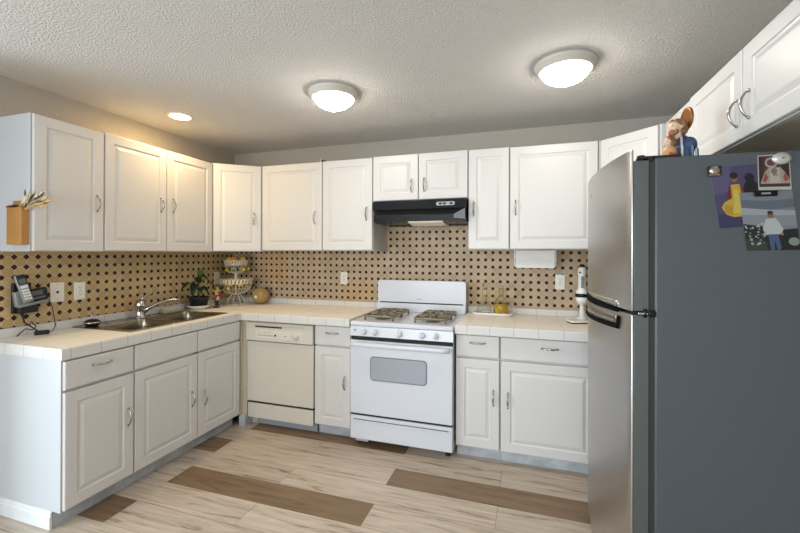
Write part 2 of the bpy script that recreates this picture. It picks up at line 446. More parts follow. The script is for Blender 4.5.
# back wall (front faces -y)
YU = -.357 + .019
wall_cabinet('wide white single-door wall cabinet right of the left corner cabinet', (.598, YU), 0, .5965, 1.420, 2.171, -YU - .009, [(.004, .594, .532, 1.701)])
wall_cabinet('white single-door wall cabinet left of the range hood', (1.197, YU), 0, .4520, 1.421, 2.172, -YU - .009, [(.003, .449, .400, 1.720)])
wall_cabinet('short white double-door wall cabinet above the black range hood', (1.6515, YU), 0, .7600, 1.813, 2.177, -YU - .002, [(.003, .3755, .3235, 1.927), (.3805, .757, .4245, 1.930)])
wall_cabinet('narrow white single-door wall cabinet right of the range hood', (2.414, YU), 0, .2960, 1.429, 2.174, -YU - .009, [(.003, .293, .040, 1.730)])
wall_cabinet('wide white single-door wall cabinet above the paper towel holder', (2.7125, YU), 0, .5795, 1.429, 2.170, -YU - .009, [(.003, .5765, .040, 1.730)])
# diagonal corner, right
XW = 3.594
fl_, fr_ = (3.3085, -.3430), (3.5880, -.6225)
corner_cabinet('white diagonal corner wall cabinet behind the fridge top', [fl_, fr_, (XR - .002, -.6225), (XR - .002, -.002), (3.2945, -.002), (3.2945, -.3430)], UB, UT, fl_, fr_)
# right wall (front faces -x): local x runs toward the camera
wall_cabinet('white wall cabinet behind the bust, between corner cabinet and over-fridge cabinet', (XW + .026, -.645), R(-90), .376, 1.825, UT, XR - XW - .028, [(.003, .373, None, None)])
wall_cabinet('short white double-door wall cabinet above the fridge', (XW + .019, -1.024), R(-90), 1.012, 1.825, UT, XR - XW - .021, [(.003, .5015, .470, 1.931), (.5065, 1.009, .557, 1.938)], 'under')

# ------------------------------------------------------------------ base cabinets
ZB, ZD = .100, .855
def base_cabinet(name, label, loc, rz, w, d, fronts, x_toe=(0, 0)):
    """fronts = list of (kind, x0, x1, z0, z1, hx, hz)"""
    c = thing(name, label, 'cabinet', (loc[0], loc[1], 0), rz)
    b = MB(); b.box(0, .001, .088, .017, d, ZD); b.box(w - .017, .001, .088, w, d, ZD)
    b.box(.017, .001, .088, w - .017, d, .106); b.box(.017, d - .008, .106, w - .017, d, ZD)
    b.box(.017, .001, .106, w - .017, .02, .13); b.box(.017, .001, ZD - .03, w - .017, .02, ZD); b.box(.017, .001, .675, w - .017, .02, .71)
    for k, x0, x1, *_ in fronts:
        if x0 > .05: b.box(x0 - .022, .001, .13, x0 + .018, .02, ZD - .03)
    b.build('carcass', M['carcass'], c)
    MB().box(x_toe[0], .058, 0.0005, w - x_toe[1], .072, .0875).build('toe_kick', M['toe'], c)
    for k, x0, x1, z0, z1, hx, hz in fronts:
        if k == 'door': put_door(c, x0, z0, x1 - x0, z1 - z0, hx, hz)
        else: put_door(c, x0, z0, x1 - x0, z1 - z0, hx, hz, name='drawer' if hx is not None else 'false_front', raised=False, vert=False)
    return c
XB = .6265 - .019
E_ = base_cabinet('base_cabinet', 'white base cabinet at the left end of the counter, one drawer over one door', (XB, -1.9425), R(90), .3735, XB - .004,
    [('drawer', .004, .3705, .703, .848, .186, .798), ('door', .004, .3705, .098, .690, .334, .446)], (.0, 0))
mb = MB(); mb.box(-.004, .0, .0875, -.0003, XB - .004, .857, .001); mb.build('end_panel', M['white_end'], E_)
mb = MB(); mb.prism([(-.0165, .0005), (-.0035, .0005), (-.0035, .088), (-.008, .088), (-.0125, .082), (-.0125, .068), (-.0165, .062)], .058, XB - .004, 'y')
# prism on y uses (x, z); front of the board at the toe
mb.build('baseboard', M['baseb'], E_)
base_cabinet('sink_base_cabinet', 'white sink base cabinet with two blank panels over two doors', (XB, -1.5675), R(90), .9065, XB - .004,
    [('panel', .004, .4695, .703, .848, None, None), ('panel', .4755, .9035, .703, .848, None, None),
     ('door', .004, .4695, .098, .690, .4205, .388), ('door', .4755, .9035, .098, .690, .533, .36)])
YB = -.6295 + .019
cf = thing('corner_filler', 'narrow tan filler strip in the corner left of the dishwasher', 'filler strip', (.610, -.655, 0))
MB().box(.010, .0, .09, .016, .038, .855).box(.016, .030, .09, .055, .038, .855).build('strip', M['cream_dark'], cf)
MB().box(.0, .0, .0005, .055, .12, .088).build('toe_block', M['toe'], cf)
mb = MB()
for z in (.62, .30):
    mb = MB(); mb.cyl((.042, .030, z), (.042, .0285, z), .004, 10); mb.build('screw', M['dark'], cf)
base_cabinet('base_cabinet', 'narrow white base cabinet between dishwasher and range', (1.2840, YB), 0, .3050, -YB - .004,
    [('drawer', .003, .300, .703, .848, .150, .797), ('door', .003, .300, .098, .690, .254, .432)])
base_cabinet('base_cabinet', 'narrow white base cabinet right of the range', (2.3690, YB), 0, .2930, -YB - .004,
    [('drawer', .004, .290, .703, .848, .147, .799), ('door', .004, .290, .098, .690, .251, .443)])
base_cabinet('base_cabinet', 'wide white base cabinet beside the fridge, one drawer over one door', (2.6640, YB), 0, .5900, -YB - .004,
    [('drawer', .006, .587, .703, .848, .305, .793), ('door', .006, .587, .098, .690, .049, .437)])
bc = thing('blind_corner_cabinet', 'plain white blind corner base behind the fridge', 'cabinet', (3.256, YB, 0))
MB().box(0, .0, .088, XR - 3.26, -YB - .004, ZD).build('carcass', M['carcass'], bc)
MB().box(0, .058, .0005, XR - 3.26, .072, .0875).build('toe_kick', M['toe'], bc)

# ------------------------------------------------------------------ countertops
CT = .915; C0 = .8585
SY0, SY1, SX0, SX1 = -1.500, -.735, .075, .525         # sink cut-out
ct = thing('countertop', 'long L-shaped white tile countertop holding the sink', 'countertop', (0, 0, 0))
mb = MB()
mb.box(.003, -1.938, C0, .612, SY0, CT); mb.box(.003, SY0, C0, SX0, SY1, CT); mb.box(SX1, SY0, C0, .612, SY1, CT); mb.box(.003, SY1, C0, .612, -.003, CT)
mb.box(.612, -.640, C0, 1.588, -.003, CT)
mb.build('tile_top', M['ct_top'], ct)
def edge(kind, a0, a1, pos, outward, mt, parent):
    b = MB(); o = outward
    pr = [(pos - o * .018, C0 - .0005), (pos, C0 - .0005), (pos, CT - .006), (pos - o * .002, CT - .001), (pos - o * .006, CT + .0015), (pos - o * .018, CT + .0008)]
    b.prism(pr, a0, a1, 'x' if kind == 'x' else 'y')
    return b.build('edge_tile', mt, parent)
edge('y', -1.956, -.658, .630, 1, M['ct_y'], ct)
edge('x', .0035, .6120, -1.956, -1, M['ct_x'], ct)
edge('x', .630, 1.5885, -.658, -1, M['ct_x'], ct)
mb = MB(); mb.box(.0085, -1.94, CT + .0003, .024, -.024, .965, .003); mb.build('backsplash_lip', M['ct_y'], ct)
mb = MB(); mb.box(.0245, -.024, CT + .0003, 1.588, -.0085, .965, .003); mb.build('backsplash_lip', M['ct_x'], ct)
cr = thing('countertop', 'short white tile countertop between range and fridge', 'countertop', (0, 0, 0))
MB().box(2.3685, -.640, C0, XR - .003, -.003, CT).build('tile_top', M['ct_top'], cr)
edge('x', 2.3680, XR - .003, -.658, -1, M['ct_x'], cr)
mb = MB(); mb.box(2.3685, -.024, CT + .0003, XR - .003, -.0085, .965, .003); mb.build('backsplash_lip', M['ct_x'], cr)

# ------------------------------------------------------------------ sink and tap
sk = thing('sink', 'double-bowl stainless steel sink in the left counter', 'sink', (0, 0, CT))
X0, X1, Y0, Y1 = .040, .545, -1.530, -.715
bowls = [(-1.490, -1.140), (-1.105, -.750)]; bx0, bx1 = .165, .515
mb = MB(); z = .0045
xs = [X0, bx0, bx1, X1]; ys = [Y0, bowls[0][0], bowls[0][1], bowls[1][0], bowls[1][1], Y1]
for i in range(3):
    for j in range(5):
        if i == 1 and j in (1, 3): continue
        mb.poly([(xs[i], ys[j], z), (xs[i + 1], ys[j], z), (xs[i + 1], ys[j + 1], z), (xs[i], ys[j + 1], z)])
bmesh.ops.remove_doubles(mb.bm, verts=mb.bm.verts, dist=1e-5)
mb.tube([(X0, Y0, .003), (X1, Y0, .003), (X1, Y1, .003), (X0, Y1, .003)], .0035, 8, closed=True)
mb.build('rim', M['sinksteel'], sk, normals=True)
for y0, y1 in bowls:
    mb = MB(); lo = []
    for k, (ins, zz) in enumerate([(0, .0045), (.004, -.004), (.010, -.05), (.016, -.13), (.045, -.160)]):
        n = []
        rad = .05
        for cx, cy, a0 in ((bx1 - rad, y1 - rad, 0), (bx0 + rad, y1 - rad, 90), (bx0 + rad, y0 + rad, 180), (bx1 - rad, y0 + rad, 270)):
            for a in range(0, 91, 15):
                aa = R(a0 + a); n.append(mb.bm.verts.new((cx + (rad - ins) * math.cos(aa), cy + (rad - ins) * math.sin(aa), zz)))
        lo.append(n)
    for Aa, Bb in zip(lo, lo[1:]):
        for k in range(len(Aa)): mb._f([Aa[k], Aa[(k + 1) % len(Aa)], Bb[(k + 1) % len(Aa)], Bb[k]], True)
    mb._f(lo[-1])
    # little corner fillers between the square opening and the rounded bowl
    for cx, cy, a0, px, py in ((bx1 - rad, y1 - rad, 0, bx1, y1), (bx0 + rad, y1 - rad, 90, bx0, y1), (bx0 + rad, y0 + rad, 180, bx0, y0), (bx1 - rad, y0 + rad, 270, bx1, y0)):
        for a in range(0, 90, 15):
            p = [(cx + rad * math.cos(R(a0 + t)), cy + rad * math.sin(R(a0 + t)), .0045) for t in (a, a + 15)]
            mb.poly([(px, py, .0045), p[0], p[1]])
    bo = mb.build('bowl', M['sinksteel'], sk)
    mb = MB(); cc = ((bx0 + bx1) / 2, (y0 + y1) / 2)
    mb.lathe([(0, .0), (.030, .0), (.042, .004), (.045, .001)], 24, Matrix.Translation((cc[0], cc[1], -.1595))); mb.build('drain', M['chrome'], bo)
for y in (-1.34, -1.02, -.90):
    MB().lathe([(.020, .0), (.019, .004), (.012, .007), (0, .0075)], 20).build('hole_cover', M['nickel'], sk, (.100, y, .0045))
fc = thing('faucet', 'chrome single-lever tap with a long swivel spout behind the sink', 'faucet', (.110, -1.115, CT + .0048))
mb = MB(); mb.lathe([(0, 0), (.044, 0), (.044, .006), (.036, .012), (.032, .02), (.031, .070), (.035, .078), (.035, .104), (.029, .122), (.016, .134), (0, .137)], 24); mb.build('body', M['chrome'], fc)
mb = MB(); mb.tube([(0, .004, .128), (.010, .022, .150), (.026, .050, .172), (.040, .076, .188)], [.015, .013, .011, .007], 10, flat=.7); mb.build('lever', M['chrome'], fc)
mb = MB()
P = [(.018, .008, .040), (.045, .030, .068), (.078, .070, .095), (.105, .112, .112), (.126, .152, .120), (.140, .184, .121), (.146, .198, .114), (.147, .202, .104)]
mb.tube(P, [.016, .015, .013, .012, .0115, .0115, .012, .0115], 12); sp_ = mb.build('spout', M['chrome'], fc)
st = thing('sink_stopper', 'black rubber sink stopper with an upright pin on the near end of the sink', 'sink stopper', (.110, -1.455, CT + .0048))
st.scale = (.84, .84, .9)
MB().lathe([(0, .0), (.038, .0), (.050, .012), (.056, .022), (.050, .034), (.030, .044), (0, .047)], 28).build('rubber_cap', M['blackm'], st)
MB().lathe([(.0505, .019), (.0585, .018), (.0595, .024), (.0545, .029)], 28).build('rim_band', M['chrome'], st)
MB().lathe([(0, .045), (.010, .047), (.0045, .052), (.004, .092), (.006, .095), (0, .099)], 12).build('pin', M['nickel'], st)
sd = thing('soap_dish', 'frosted white soap dish behind the far sink bowl', 'soap dish', (.095, -.835, CT + .0048))
mb = MB(); mb.box(-.038, -.085, 0, .038, .085, .030, .010, 3); mb.build('dish', mat('frosted_plastic', (206, 196, 172), .4, trans=.3), sd)
MB().box(-.030, -.075, .0302, .030, .075, .036, .0028).build('lid', M['plastic'], sd)

# ------------------------------------------------------------------ dishwasher
dw = thing('dishwasher', 'cream built-in dishwasher with a dial panel', 'dishwasher', (.669, -.611, 0))
Wd = .607
MB().box(.006, .004, .10, Wd - .006, .575, .852).build('tub_case', M['cream_dark'], dw)
MB().box(0, -.020, .207, Wd, .003, .690, .004).build('door', M['cream_app'], dw)
mb = MB(); mb.prism([(-.018, .695), (-.034, .700), (-.030, .838), (-.022, .845), (.003, .845), (.003, .695)], 0, Wd, 'x'); pn = mb.build('control_panel', M['cream_app'], dw)
mb = MB(); mb.use(M['dark']).box(.085, -.0312, .806, .335, -.024, .819).use(M['cream_dark']).box(.080, -.0318, .818, .53, -.026, .824); mb.build('vent_slot', None, pn)
MB().box(.09, -.0342, .722, .52, -.031, .790, .001).build('fascia', mat('fascia_cream', (214, 208, 196), .4), pn)
mb = MB(); q = Matrix.Translation((.462, -.0342, .752)) @ Matrix.Rotation(R(90), 4, 'X')
mb.lathe([(0.030, 0), (.030, .003), (.024, .005), (.022, .016), (.018, .019), (0, .020)], 24, q); mb.box(.459, -.0575, .740, .465, -.053, .774, .001); mb.build('dial', M['cream_app'], pn)
mb = MB()
mb = None; PG = mat('print_grey', (120, 112, 100), .6)
marks = [(.108 + i * .0125, .742, .1165 + i * .0125, .7475) for i in range(12)] + [(x, .768, x + .018, .771) for x in (.12, .17, .21)] + [(.355, .746, .375, .751)]
for i in range(9):
    a = R(-30 + i * 30); marks.append((.462 + .042 * math.cos(a) - .002, .752 + .038 * math.sin(a) - .0015, .462 + .042 * math.cos(a) + .002, .752 + .038 * math.sin(a) + .0015))
for x0, z0, x1, z1 in marks: MB().box(x0, -.0348, z0, x1, -.0341, z1).build('print_mark', PG, pn)
MB().box(.268, -.0365, .741, .283, -.0341, .757, .001).build('latch_button', M['dark'], pn)
MB().box(0.004, -.017, .072, Wd - .004, .003, .190, .004).build('lower_panel', M['cream_app'], dw)
MB().box(.0, -.004, .190, Wd, .003, .207).build('shadow_gap', M['dark'], dw)
MB().box(.06, .05, .002, Wd - .002, .064, .0985).build('toe_panel', mat('toe_grey', (150, 154, 158), .5), dw)
MB().box(.0, .05, .0005, .055, .09, .07).build('foot_bracket', M['cream_dark'], dw)

# ------------------------------------------------------------------ range
rg = thing('gas_range', 'white freestanding gas range with a backguard', 'range', (1.605, -.672, 0))
Wr = .757; ZT = .905
MB().box(.004, .030, .055, Wr - .004, .645, .885, .003).build('body', M['white_app'], rg)
mb = MB(); mb.box(0, -.003, .872, Wr, .650, ZT, .010, 3); top_ = mb.build('cooktop', M['white_app'], rg)
mb = MB(); mb.prism([(.003, .800), (-.008, .802), (.000, .8715), (.03, .8715), (.03, .800)], 0.001, Wr - .001, 'x'); cp = mb.build('control_panel', M['white_app'], rg)
for i, x in enumerate((.107, .192, .372, .539, .634)):
    r0 = .023 if i != 2 else .028
    q = Matrix.Translation((x, -.0055, .8345)) @ Matrix.Rotation(R(84), 4, 'X')
    mb = MB(); mb.lathe([(r0, 0), (r0, .004), (r0 * .93, .006), (r0 * .86, .021), (r0 * .7, .025), (0, .026)], 24, q)
    mb.box(x - .0035, -.036, .8345 - r0 * .75, x + .0035, -.028, .8345 + r0 * .75, .001)
    mb.build('knob', M['white_app'], cp)
mb = MB(); mb.box(.030, -.0072, .838, .046, -.004, .850); mb.box(.034, -.0078, .832, .037, -.004, .836); mb.build('print_mark', mat('mark_grey', (150, 150, 150), .6), cp)
MB().box(.006, .006, .774, Wr - .006, .03, .800).build('vent_gap', M['dark'], rg)
od = MB().box(.004, -.012, .243, Wr - .004, .029, .772, .006, 3).build('oven_door', M['white_app'], rg)
def rrect(x0, z0, x1, z1, r, n=6):
    o = []
    for cx, cz, a0 in ((x1 - r, z1 - r, 0), (x0 + r, z1 - r, 90), (x0 + r, z0 + r, 180), (x1 - r, z0 + r, 270)):
        for a in range(n + 1): t = R(a0 + 90 * a / n); o.append((cx + r * math.cos(t), cz + r * math.sin(t)))
    return o
MB().prism(rrect(.160, .491, .578, .664, .028), -.0135, -.010, 'y').build('window_trim', mat('window_trim_grey', (104, 110, 118), .4), od)
MB().prism(rrect(.167, .498, .571, .657, .023), -.0145, -.0125, 'y').build('oven_window', M['ovenglass'], od)
mb = MB(); mb.tube([(.020, -.042, .748), (.08, -.048, .748), (.38, -.050, .748), (.68, -.048, .748), (Wr - .020, -.042, .748)], .0135, 12, flat=1.25)
for x in (.045, Wr - .045): mb.box(x - .016, -.045, .738, x + .016, -.010, .760, .004)
mb.build('oven_handle', M['white_app'], od)
dr = MB().box(.004, -.008, .058, Wr - .004, .029, .228, .006, 3).build('storage_drawer', M['white_app'], rg)
mb = MB(); mb.box(.03, -.0125, .186, Wr - .03, -.007, .196, .002); mb.build('grip_lip', M['white_app'], dr)
mb = MB(); mb.box(.03, -.0088, .1965, Wr - .03, -.0075, .204); mb.build('grip_shadow_line', mat('grip_grey', (104, 110, 122), .5), dr)
MB().box(.006, .004, .228, Wr - .006, .03, .243).build('drawer_gap', M['dark'], rg)
for x in (.05, Wr - .05):
    for y in (.075, .60): MB().lathe([(0, .0005), (.019, .0005), (.019, .010), (.008, .014), (.008, .055), (0, .056)], 14).build('levelling_foot', M['blackm'], rg, (x, y, 0))
mb = MB(); mb.box(.02, .05, .016, .12, .07, .034, .002); mb.build('foot_bracket', M['toe'], rg)
# backguard: leaning front face, rounded top corners, thin dark slot at its foot
mb = MB(); o = []
pts = rrect(0.0, .9055, Wr, 1.171, .022)
mb.prism(pts, .560, .650, 'y'); bg = mb.build('backguard', M['white_app'], rg)
mb = MB(); mb.box(.002, .548, .9057, Wr - .002, .5595, .979, .003); mb.build('backguard_foot', mat('enamel_step', (214, 218, 226), .25), bg)
mb = MB(); mb.box(.020, .5535, .9800, Wr - .020, .5598, .9880); mb.build('vent_line', M['dark'], bg)
mb = MB(); mb.box(.345, .5585, 1.016, .395, .5599, 1.020); mb.build('badge', mat('badge_grey', (140, 142, 146), .5), bg)
def burner(px, py):
    b = MB(); b.lathe([(.058, .0005), (.055, .003), (.036, .003), (.034, .010), (.022, .012), (.022, .016), (0, .018)], 28)
    return b.build('burner', M['ironpan'], top_, (px, py, ZT))
GW, GD = .117, .098
def grate_mesh():
    b = MB(); r = .0080; zt = .031
    c = [(-GW, -GD), (GW, -GD), (GW, GD), (-GW, GD)]
    fr = []
    for (x, y) in rrect(-GW, -GD, GW, GD, .03, 4): fr.append((x, y, zt))
    b.tube(fr, r, 8, closed=True)
    for x, y in c:
        sx, sy = (1 if x > 0 else -1), (1 if y > 0 else -1)
        b.tube([(x - sx * .009, y - sy * .009, zt), (x - sx * .007, y - sy * .007, .018), (x - sx * .007, y - sy * .007, .0008)], r, 8)
    for (x, y) in ((-GW, 0), (GW, 0), (0, -GD), (0, GD)):
        b.tube([(x, y, zt), (x * .62, y * .62, zt + .004), (x * .25, y * .25, zt + .005)], r, 8, flat=1.3)
    for sx in (-1, 1):
        for sy in (-1, 1): b.tube([(sx * GW * .5, sy * GD, zt), (sx * GW * .5, sy * GD * .45, zt + .004)], r * .9, 6)
    return b
grate0 = None
for gx, sd_ in ((1.795, 'left'), (2.182, 'right')):
    for gy, fr_n in ((-.500, 'front'), (-.288, 'rear')):
        if grate0 is None: g_ = grate0 = grate_mesh().build('burner_grate', M['iron'])
        else: g_ = grate0.copy(); COL.objects.link(g_)
        g_.location = (gx, gy, ZT + .0005)
        tag(g_, f'iron burner grate at the {fr_n} {sd_} of the range top', 'burner grate', 'burner grates on the range')
        burner(gx - 1.605, gy + .672)

# ------------------------------------------------------------------ range hood
hd = thing('range_hood', 'black range hood under the short cabinet above the range', 'range hood', (1.676, -.002, 1.640))
Wh = .730
mb = MB(); mb.box(0, -.385, .098, Wh, 0, .170, .004); mb.box(0.006, -.36, -.004, Wh - .006, 0, .100); mb.build('shell', M['black'], hd)
mb = MB(); mb.prism([(-.385, .096), (-.425, .096), (-.420, .158), (-.385, .158)], .002, Wh - .002, 'x'); hp = mb.build('front_band', M['black'], hd)
mb = MB(); mb.prism([(-.36, -.002), (-.424, .004), (-.432, .048), (-.36, .054)], .012, Wh - .002, 'x'); mb.build('lower_visor', M['black'], hd)
mb = MB(); mb.prism([(-.364, .054), (-.384, .054), (-.368, .097), (-.362, .097)], .008, Wh - .010, 'x'); mb.build('recess_strip', mat('hood_recess', (40, 36, 32), .45, .2), hd)
mb = MB()
for s in (.625,): mb.prism([(s + .02, .050), (Wh - .003, .092), (Wh - .003, .012), (s + .02, .022)], -.436, -.432, 'y')
mb.build('side_bracket', mat('hood_bracket', (84, 86, 88), .35, .5), hd)
MB().prism(rrect(.510, .116, .650, .144, .012), -.4265, -.4215, 'y').build('switch_plate', M['greypl'], hp)
mb = MB()
for x in (.530, .562, .612): mb.box(x, -.4295, .123, x + .022, -.4262, .137, .001)
mb.build('switch', M['black'], hp)
mb = MB(); mb.prism([(-.420, .003), (-.414, -.006), (-.30, -.022), (-.20, -.020), (-.19, -.0045), (-.358, -.0045)], .29, .56, 'x'); mb.build('light_lens', M['fanlens'], hd)
mb = MB(); mb.box(.04, -.15, -.008, .70, -.03, -.0045); mb.build('filter', M['blackm'], hd)

# ------------------------------------------------------------------ fridge
FX, FY0, FY1 = 3.253, -1.750, -.900
fg = thing('refrigerator', 'stainless steel top-freezer fridge with grey sides', 'refrigerator', (FX, FY0, 0), R(1.5))
FROT = Matrix.Translation((FX, FY0, 0)) @ Matrix.Rotation(R(1.5), 4, 'Z') @ Matrix.Translation((-FX, -FY0, 0))
FW = FY1 - FY0
MB().box(0, 0, .03, 3.885 - FX, FW, 1.730, .007, 3).build('cabinet', M['fridge_side'], fg)
mb = MB()
for x in (.06, .56):
    for y in (.06, FW - .06): mb.cyl((x, y, .0005), (x, y, .032), .022, 14)
mb.build('feet', M['blackm'], fg)
MB().box(-.016, .006, .10, -.0005, FW - .006, 1.718).build('gasket', M['gasket'], fg)
MB().box(-.05, .01, .012, -.002, FW - .01, .092).build('kick_grille', M['gasket'], fg)
def front_x(t): return -.0745 - .043 * (1 - (2 * t - 1) ** 2)
def door_prism(z0, z1, name):
    """curved stainless skin wrapping a flat-edged door, plus the plain body behind it"""
    n = 28; b = MB(); b.use(M['steel'])
    out = [(front_x(i / n), FW * i / n) for i in range(n + 1)]
    out[0] = (out[0][0] + .003, out[0][1]); out[-1] = (out[-1][0] + .003, out[-1][1])
    inn = [(-.0655, FW), (-.0655, 0)]
    b.prism(out + inn, z0, z1, 'z', smooth=False)
    for f in b.bm.faces:
        if abs(f.normal.z) < .2 and f.calc_center_median().x < -.06: f.smooth = True
    d = b.build(name, None, fg)
    md = d.modifiers.new('bevel', 'BEVEL'); md.width = .0035; md.segments = 2; md.limit_method = 'ANGLE'; md.angle_limit = R(50)
    return d
ud = door_prism(1.196, 1.762, 'freezer_door'); ld = door_prism(.105, 1.184, 'fridge_door')
MB().box(-.065, .0008, 1.197, -.0175, FW - .0008, 1.722, .002).build('door_liner', M['door_side'], ud)
MB().box(-.065, .0008, .105, -.0175, FW - .0008, 1.184, .002).build('door_liner', M['door_side'], ld)
# grips: a scooped pocket with a black lip, on the far (opening) side
def strip(t0, t1, zl0, zl1, zh0, zh1, off, th, n=14):
    b = MB(); P0, P1, P2, P3 = [], [], [], []
    for i in range(n + 1):
        s = i / n; t = t0 + (t1 - t0) * s; e = s ** 1.3
        za = zl0 + (zl1 - zl0) * e; zb = zh0 + (zh1 - zh0) * s; x = front_x(t)
        P0.append(b.bm.verts.new((x - off, FW * t, za))); P1.append(b.bm.verts.new((x - off, FW * t, zb)))
        P2.append(b.bm.verts.new((x - off + th, FW * t, zb))); P3.append(b.bm.verts.new((x - off + th, FW * t, za)))
    for i in range(n):
        for Aa, Bb in ((P0, P1), (P1, P2), (P2, P3), (P3, P0)): b._f([Aa[i], Aa[i + 1], Bb[i + 1], Bb[i]], True)
    b._f([P0[0], P1[0], P2[0], P3[0]]); b._f([P3[n], P2[n], P1[n], P0[n]])
    return b
ph = strip(.985, .11, 1.092, 1.128, 1.158, 1.166, .0015, .02).build('grip_pocket', mat('pocket_steel', (150, 146, 138), .3, 1.0), ld)
def lip(pts, r): return MB().tube(pts, r, 8)
pp = []
for i in range(15):
    s = i / 14; t = .988 + (.11 - .988) * s
    pp.append((front_x(t) - .003, FW * t, 1.086 + (1.124 - 1.086) * s ** 1.3))
pp.append((front_x(.105) - .003, FW * .105, 1.140)); pp.append((front_x(.10) - .003, FW * .10, 1.166))
GB = mat('grip_black', (14, 14, 15), .8, spec=.06)
lip(pp, .0075).build('grip_lip', GB, ph)
strip(.988, .11, 1.162, 1.180, 1.1925, 1.1900, .0045, .03).build('grip_edge', GB, ph)
MB().box(-.062, .008, 1.1842, -.018, FW - .008, 1.1958).build('door_gap', M['dark'], fg)
strip(.985, .11, 1.199, 1.199, 1.212, 1.222, .0012, .012).build('grip_bevel', mat('bevel_steel', (196, 192, 186), .25, 1.0), ud)
mb = MB(); mb.box(-.058, -.004, 1.1835, .004, .05, 1.196, .002); mb.cyl((-.030, -.001, 1.176), (-.030, -.001, 1.206), .006, 12); mb.box(-.018, -.005, 1.178, .001, -.0005, 1.202, .002)
mb.build('middle_hinge', M['black'], fg)
mb = MB(); mb.box(-.052, -.006, 1.1865, -.022, .004, 1.193, .001); mb.build('hinge_plate', M['chrome'], fg)
mb = MB(); mb.box(-.046, .012, 1.7305, .085, .055, 1.7395, .003); mb.cyl((-.034, .034, 1.7225), (-.034, .034, 1.7455), .013, 16); mb.box(-.016, .014, 1.722, -.002, .05, 1.733)
mb.build('top_hinge', M['blackm'], fg)
t = .60
mb = MB(); q = Matrix.Translation((front_x(t) - .0005, FW * t, 1.675)) @ Matrix.Rotation(R(-90), 4, 'Y')
mb.lathe([(.011, 0), (.011, .001), (.0085, .0022), (.0085, .001), (0, .001)], 20, q)
mb.build('badge', M['nickel'], ud)

# ------------------------------------------------------------------ photographs and magnets on the fridge side
def ell(cx, cz, rx, rz, y, a=0, n=18):
    return [(cx + rx * math.cos(2 * PI * k / n) * math.cos(a) - rz * math.sin(2 * PI * k / n) * math.sin(a), y, cz + rx * math.cos(2 * PI * k / n) * math.sin(a) + rz * math.sin(2 * PI * k / n) * math.cos(a)) for k in range(n)]
def print_mat(n, c, r=.35): return mat('print_' + n, tuple(v * .74 for v in c), r)
def photo(label, quad, yoff, pieces, loc, border=None):
    """quad: 4 world (x, z); pieces: (rgb, list of (u, v) in 0..1 from the bottom left) painted in order"""
    def uv(u, v):
        bl, br, tr, tl = quad
        x = (bl[0] * (1 - u) + br[0] * u) * (1 - v) + (tl[0] * (1 - u) + tr[0] * u) * v
        z = (bl[1] * (1 - u) + br[1] * u) * (1 - v) + (tl[1] * (1 - u) + tr[1] * u) * v
        return x, z
    b = MB(); b.use(print_mat('paper', (222, 222, 220)))
    ys = FY0 - yoff
    quad = [(FX + (x - FX) * 1.012, z) for x, z in quad]
    V = [uv(*p) for p in ((0, 0), (1, 0), (1, 1), (0, 1))]
    b.prism(V, ys, ys - .0006, 'y')
    for i, (rgb, pl) in enumerate(pieces):
        b.use(print_mat('tone', rgb)); b.poly([(uv(u, v)[0], ys - .00068 - .00003 * i, uv(u, v)[1]) for u, v in pl])
    o = b.build('photograph', None, None, normals=False); o.matrix_world = FROT
    return tag(o, label, 'photograph', 'photographs on the fridge side')
def E2(cx, cy, rx, ry, n=16, a0=0, a1=360): return [(cx + rx * math.cos(R(a0 + (a1 - a0) * k / n)), cy + ry * math.sin(R(a0 + (a1 - a0) * k / n))) for k in range(n)]
full = [(0, 0), (1, 0), (1, 1), (0, 1)]
pc = [((84, 78, 118), full), ((66, 60, 102), [(0, 0), (1, 0), (1, .30), (0, .22)]), ((106, 98, 138), [(0, .55), (.35, .6), (.42, 1), (0, 1)])]
pc += [((20, 18, 26), [(.60, .34), (.96, .36), (.98, .64), (.86, .74), (.70, .74), (.62, .62)]), ((22, 18, 22), E2(.78, .79, .10, .075)),
       ((150, 44, 46), [(.30, .52), (.38, .70), (.58, .70), (.66, .50), (.56, .46), (.36, .46)]),
       ((228, 192, 62), [(.20, .22), (.34, .17), (.56, .17), (.66, .24), (.68, .36), (.58, .46), (.56, .70), (.38, .70), (.37, .48), (.20, .42), (.12, .34)]),
       ((240, 212, 96), [(.34, .24), (.50, .22), (.54, .34), (.50, .62), (.42, .62), (.40, .40)]),
       ((210, 168, 48), [(.18, .25), (.34, .2), (.36, .36), (.2, .38)]),
       ((170, 110, 88), E2(.47, .80, .065, .065)), ((34, 24, 26), E2(.47, .845, .085, .055)), ((130, 36, 40), [(.26, .48), (.34, .68), (.38, .68), (.34, .46)])]
photo('purple photograph of a child in a yellow dress beside a dark figure', [(3.438, 1.481), (3.5660, 1.492), (3.5430, 1.690), (3.4100, 1.682)], .0004, pc, None)
pc = [((84, 50, 46), full)]
for i in range(5): pc.append((((104, 62, 56) if i % 2 else (64, 36, 36)), [(i / 5, .12), (i / 5 + .11, .12), (i / 5 + .13, 1), (i / 5 + .02, 1)]))
pc += [((206, 190, 180), E2(.42, .78, .22, .17)), ((120, 72, 62), E2(.42, .78, .15, .11)), ((196, 176, 160), [(.05, .14), (.2, .5), (.34, .62), (.7, .62), (.85, .46), (1, .2), (1, .10), (.05, .10)]),
       ((170, 84, 74), [(.12, .2), (.22, .46), (.3, .3), (.2, .14)]), ((176, 92, 80), [(.78, .3), (.86, .44), (.96, .22), (.84, .16)]), ((214, 206, 190), [(.34, .12), (.36, .6), (.66, .6), (.70, .12)]), ((150, 128, 120), E2(.5, .5, .11, .10)), ((92, 68, 62), [(.46, .36), (.62, .36), (.62, .39), (.46, .39)])]
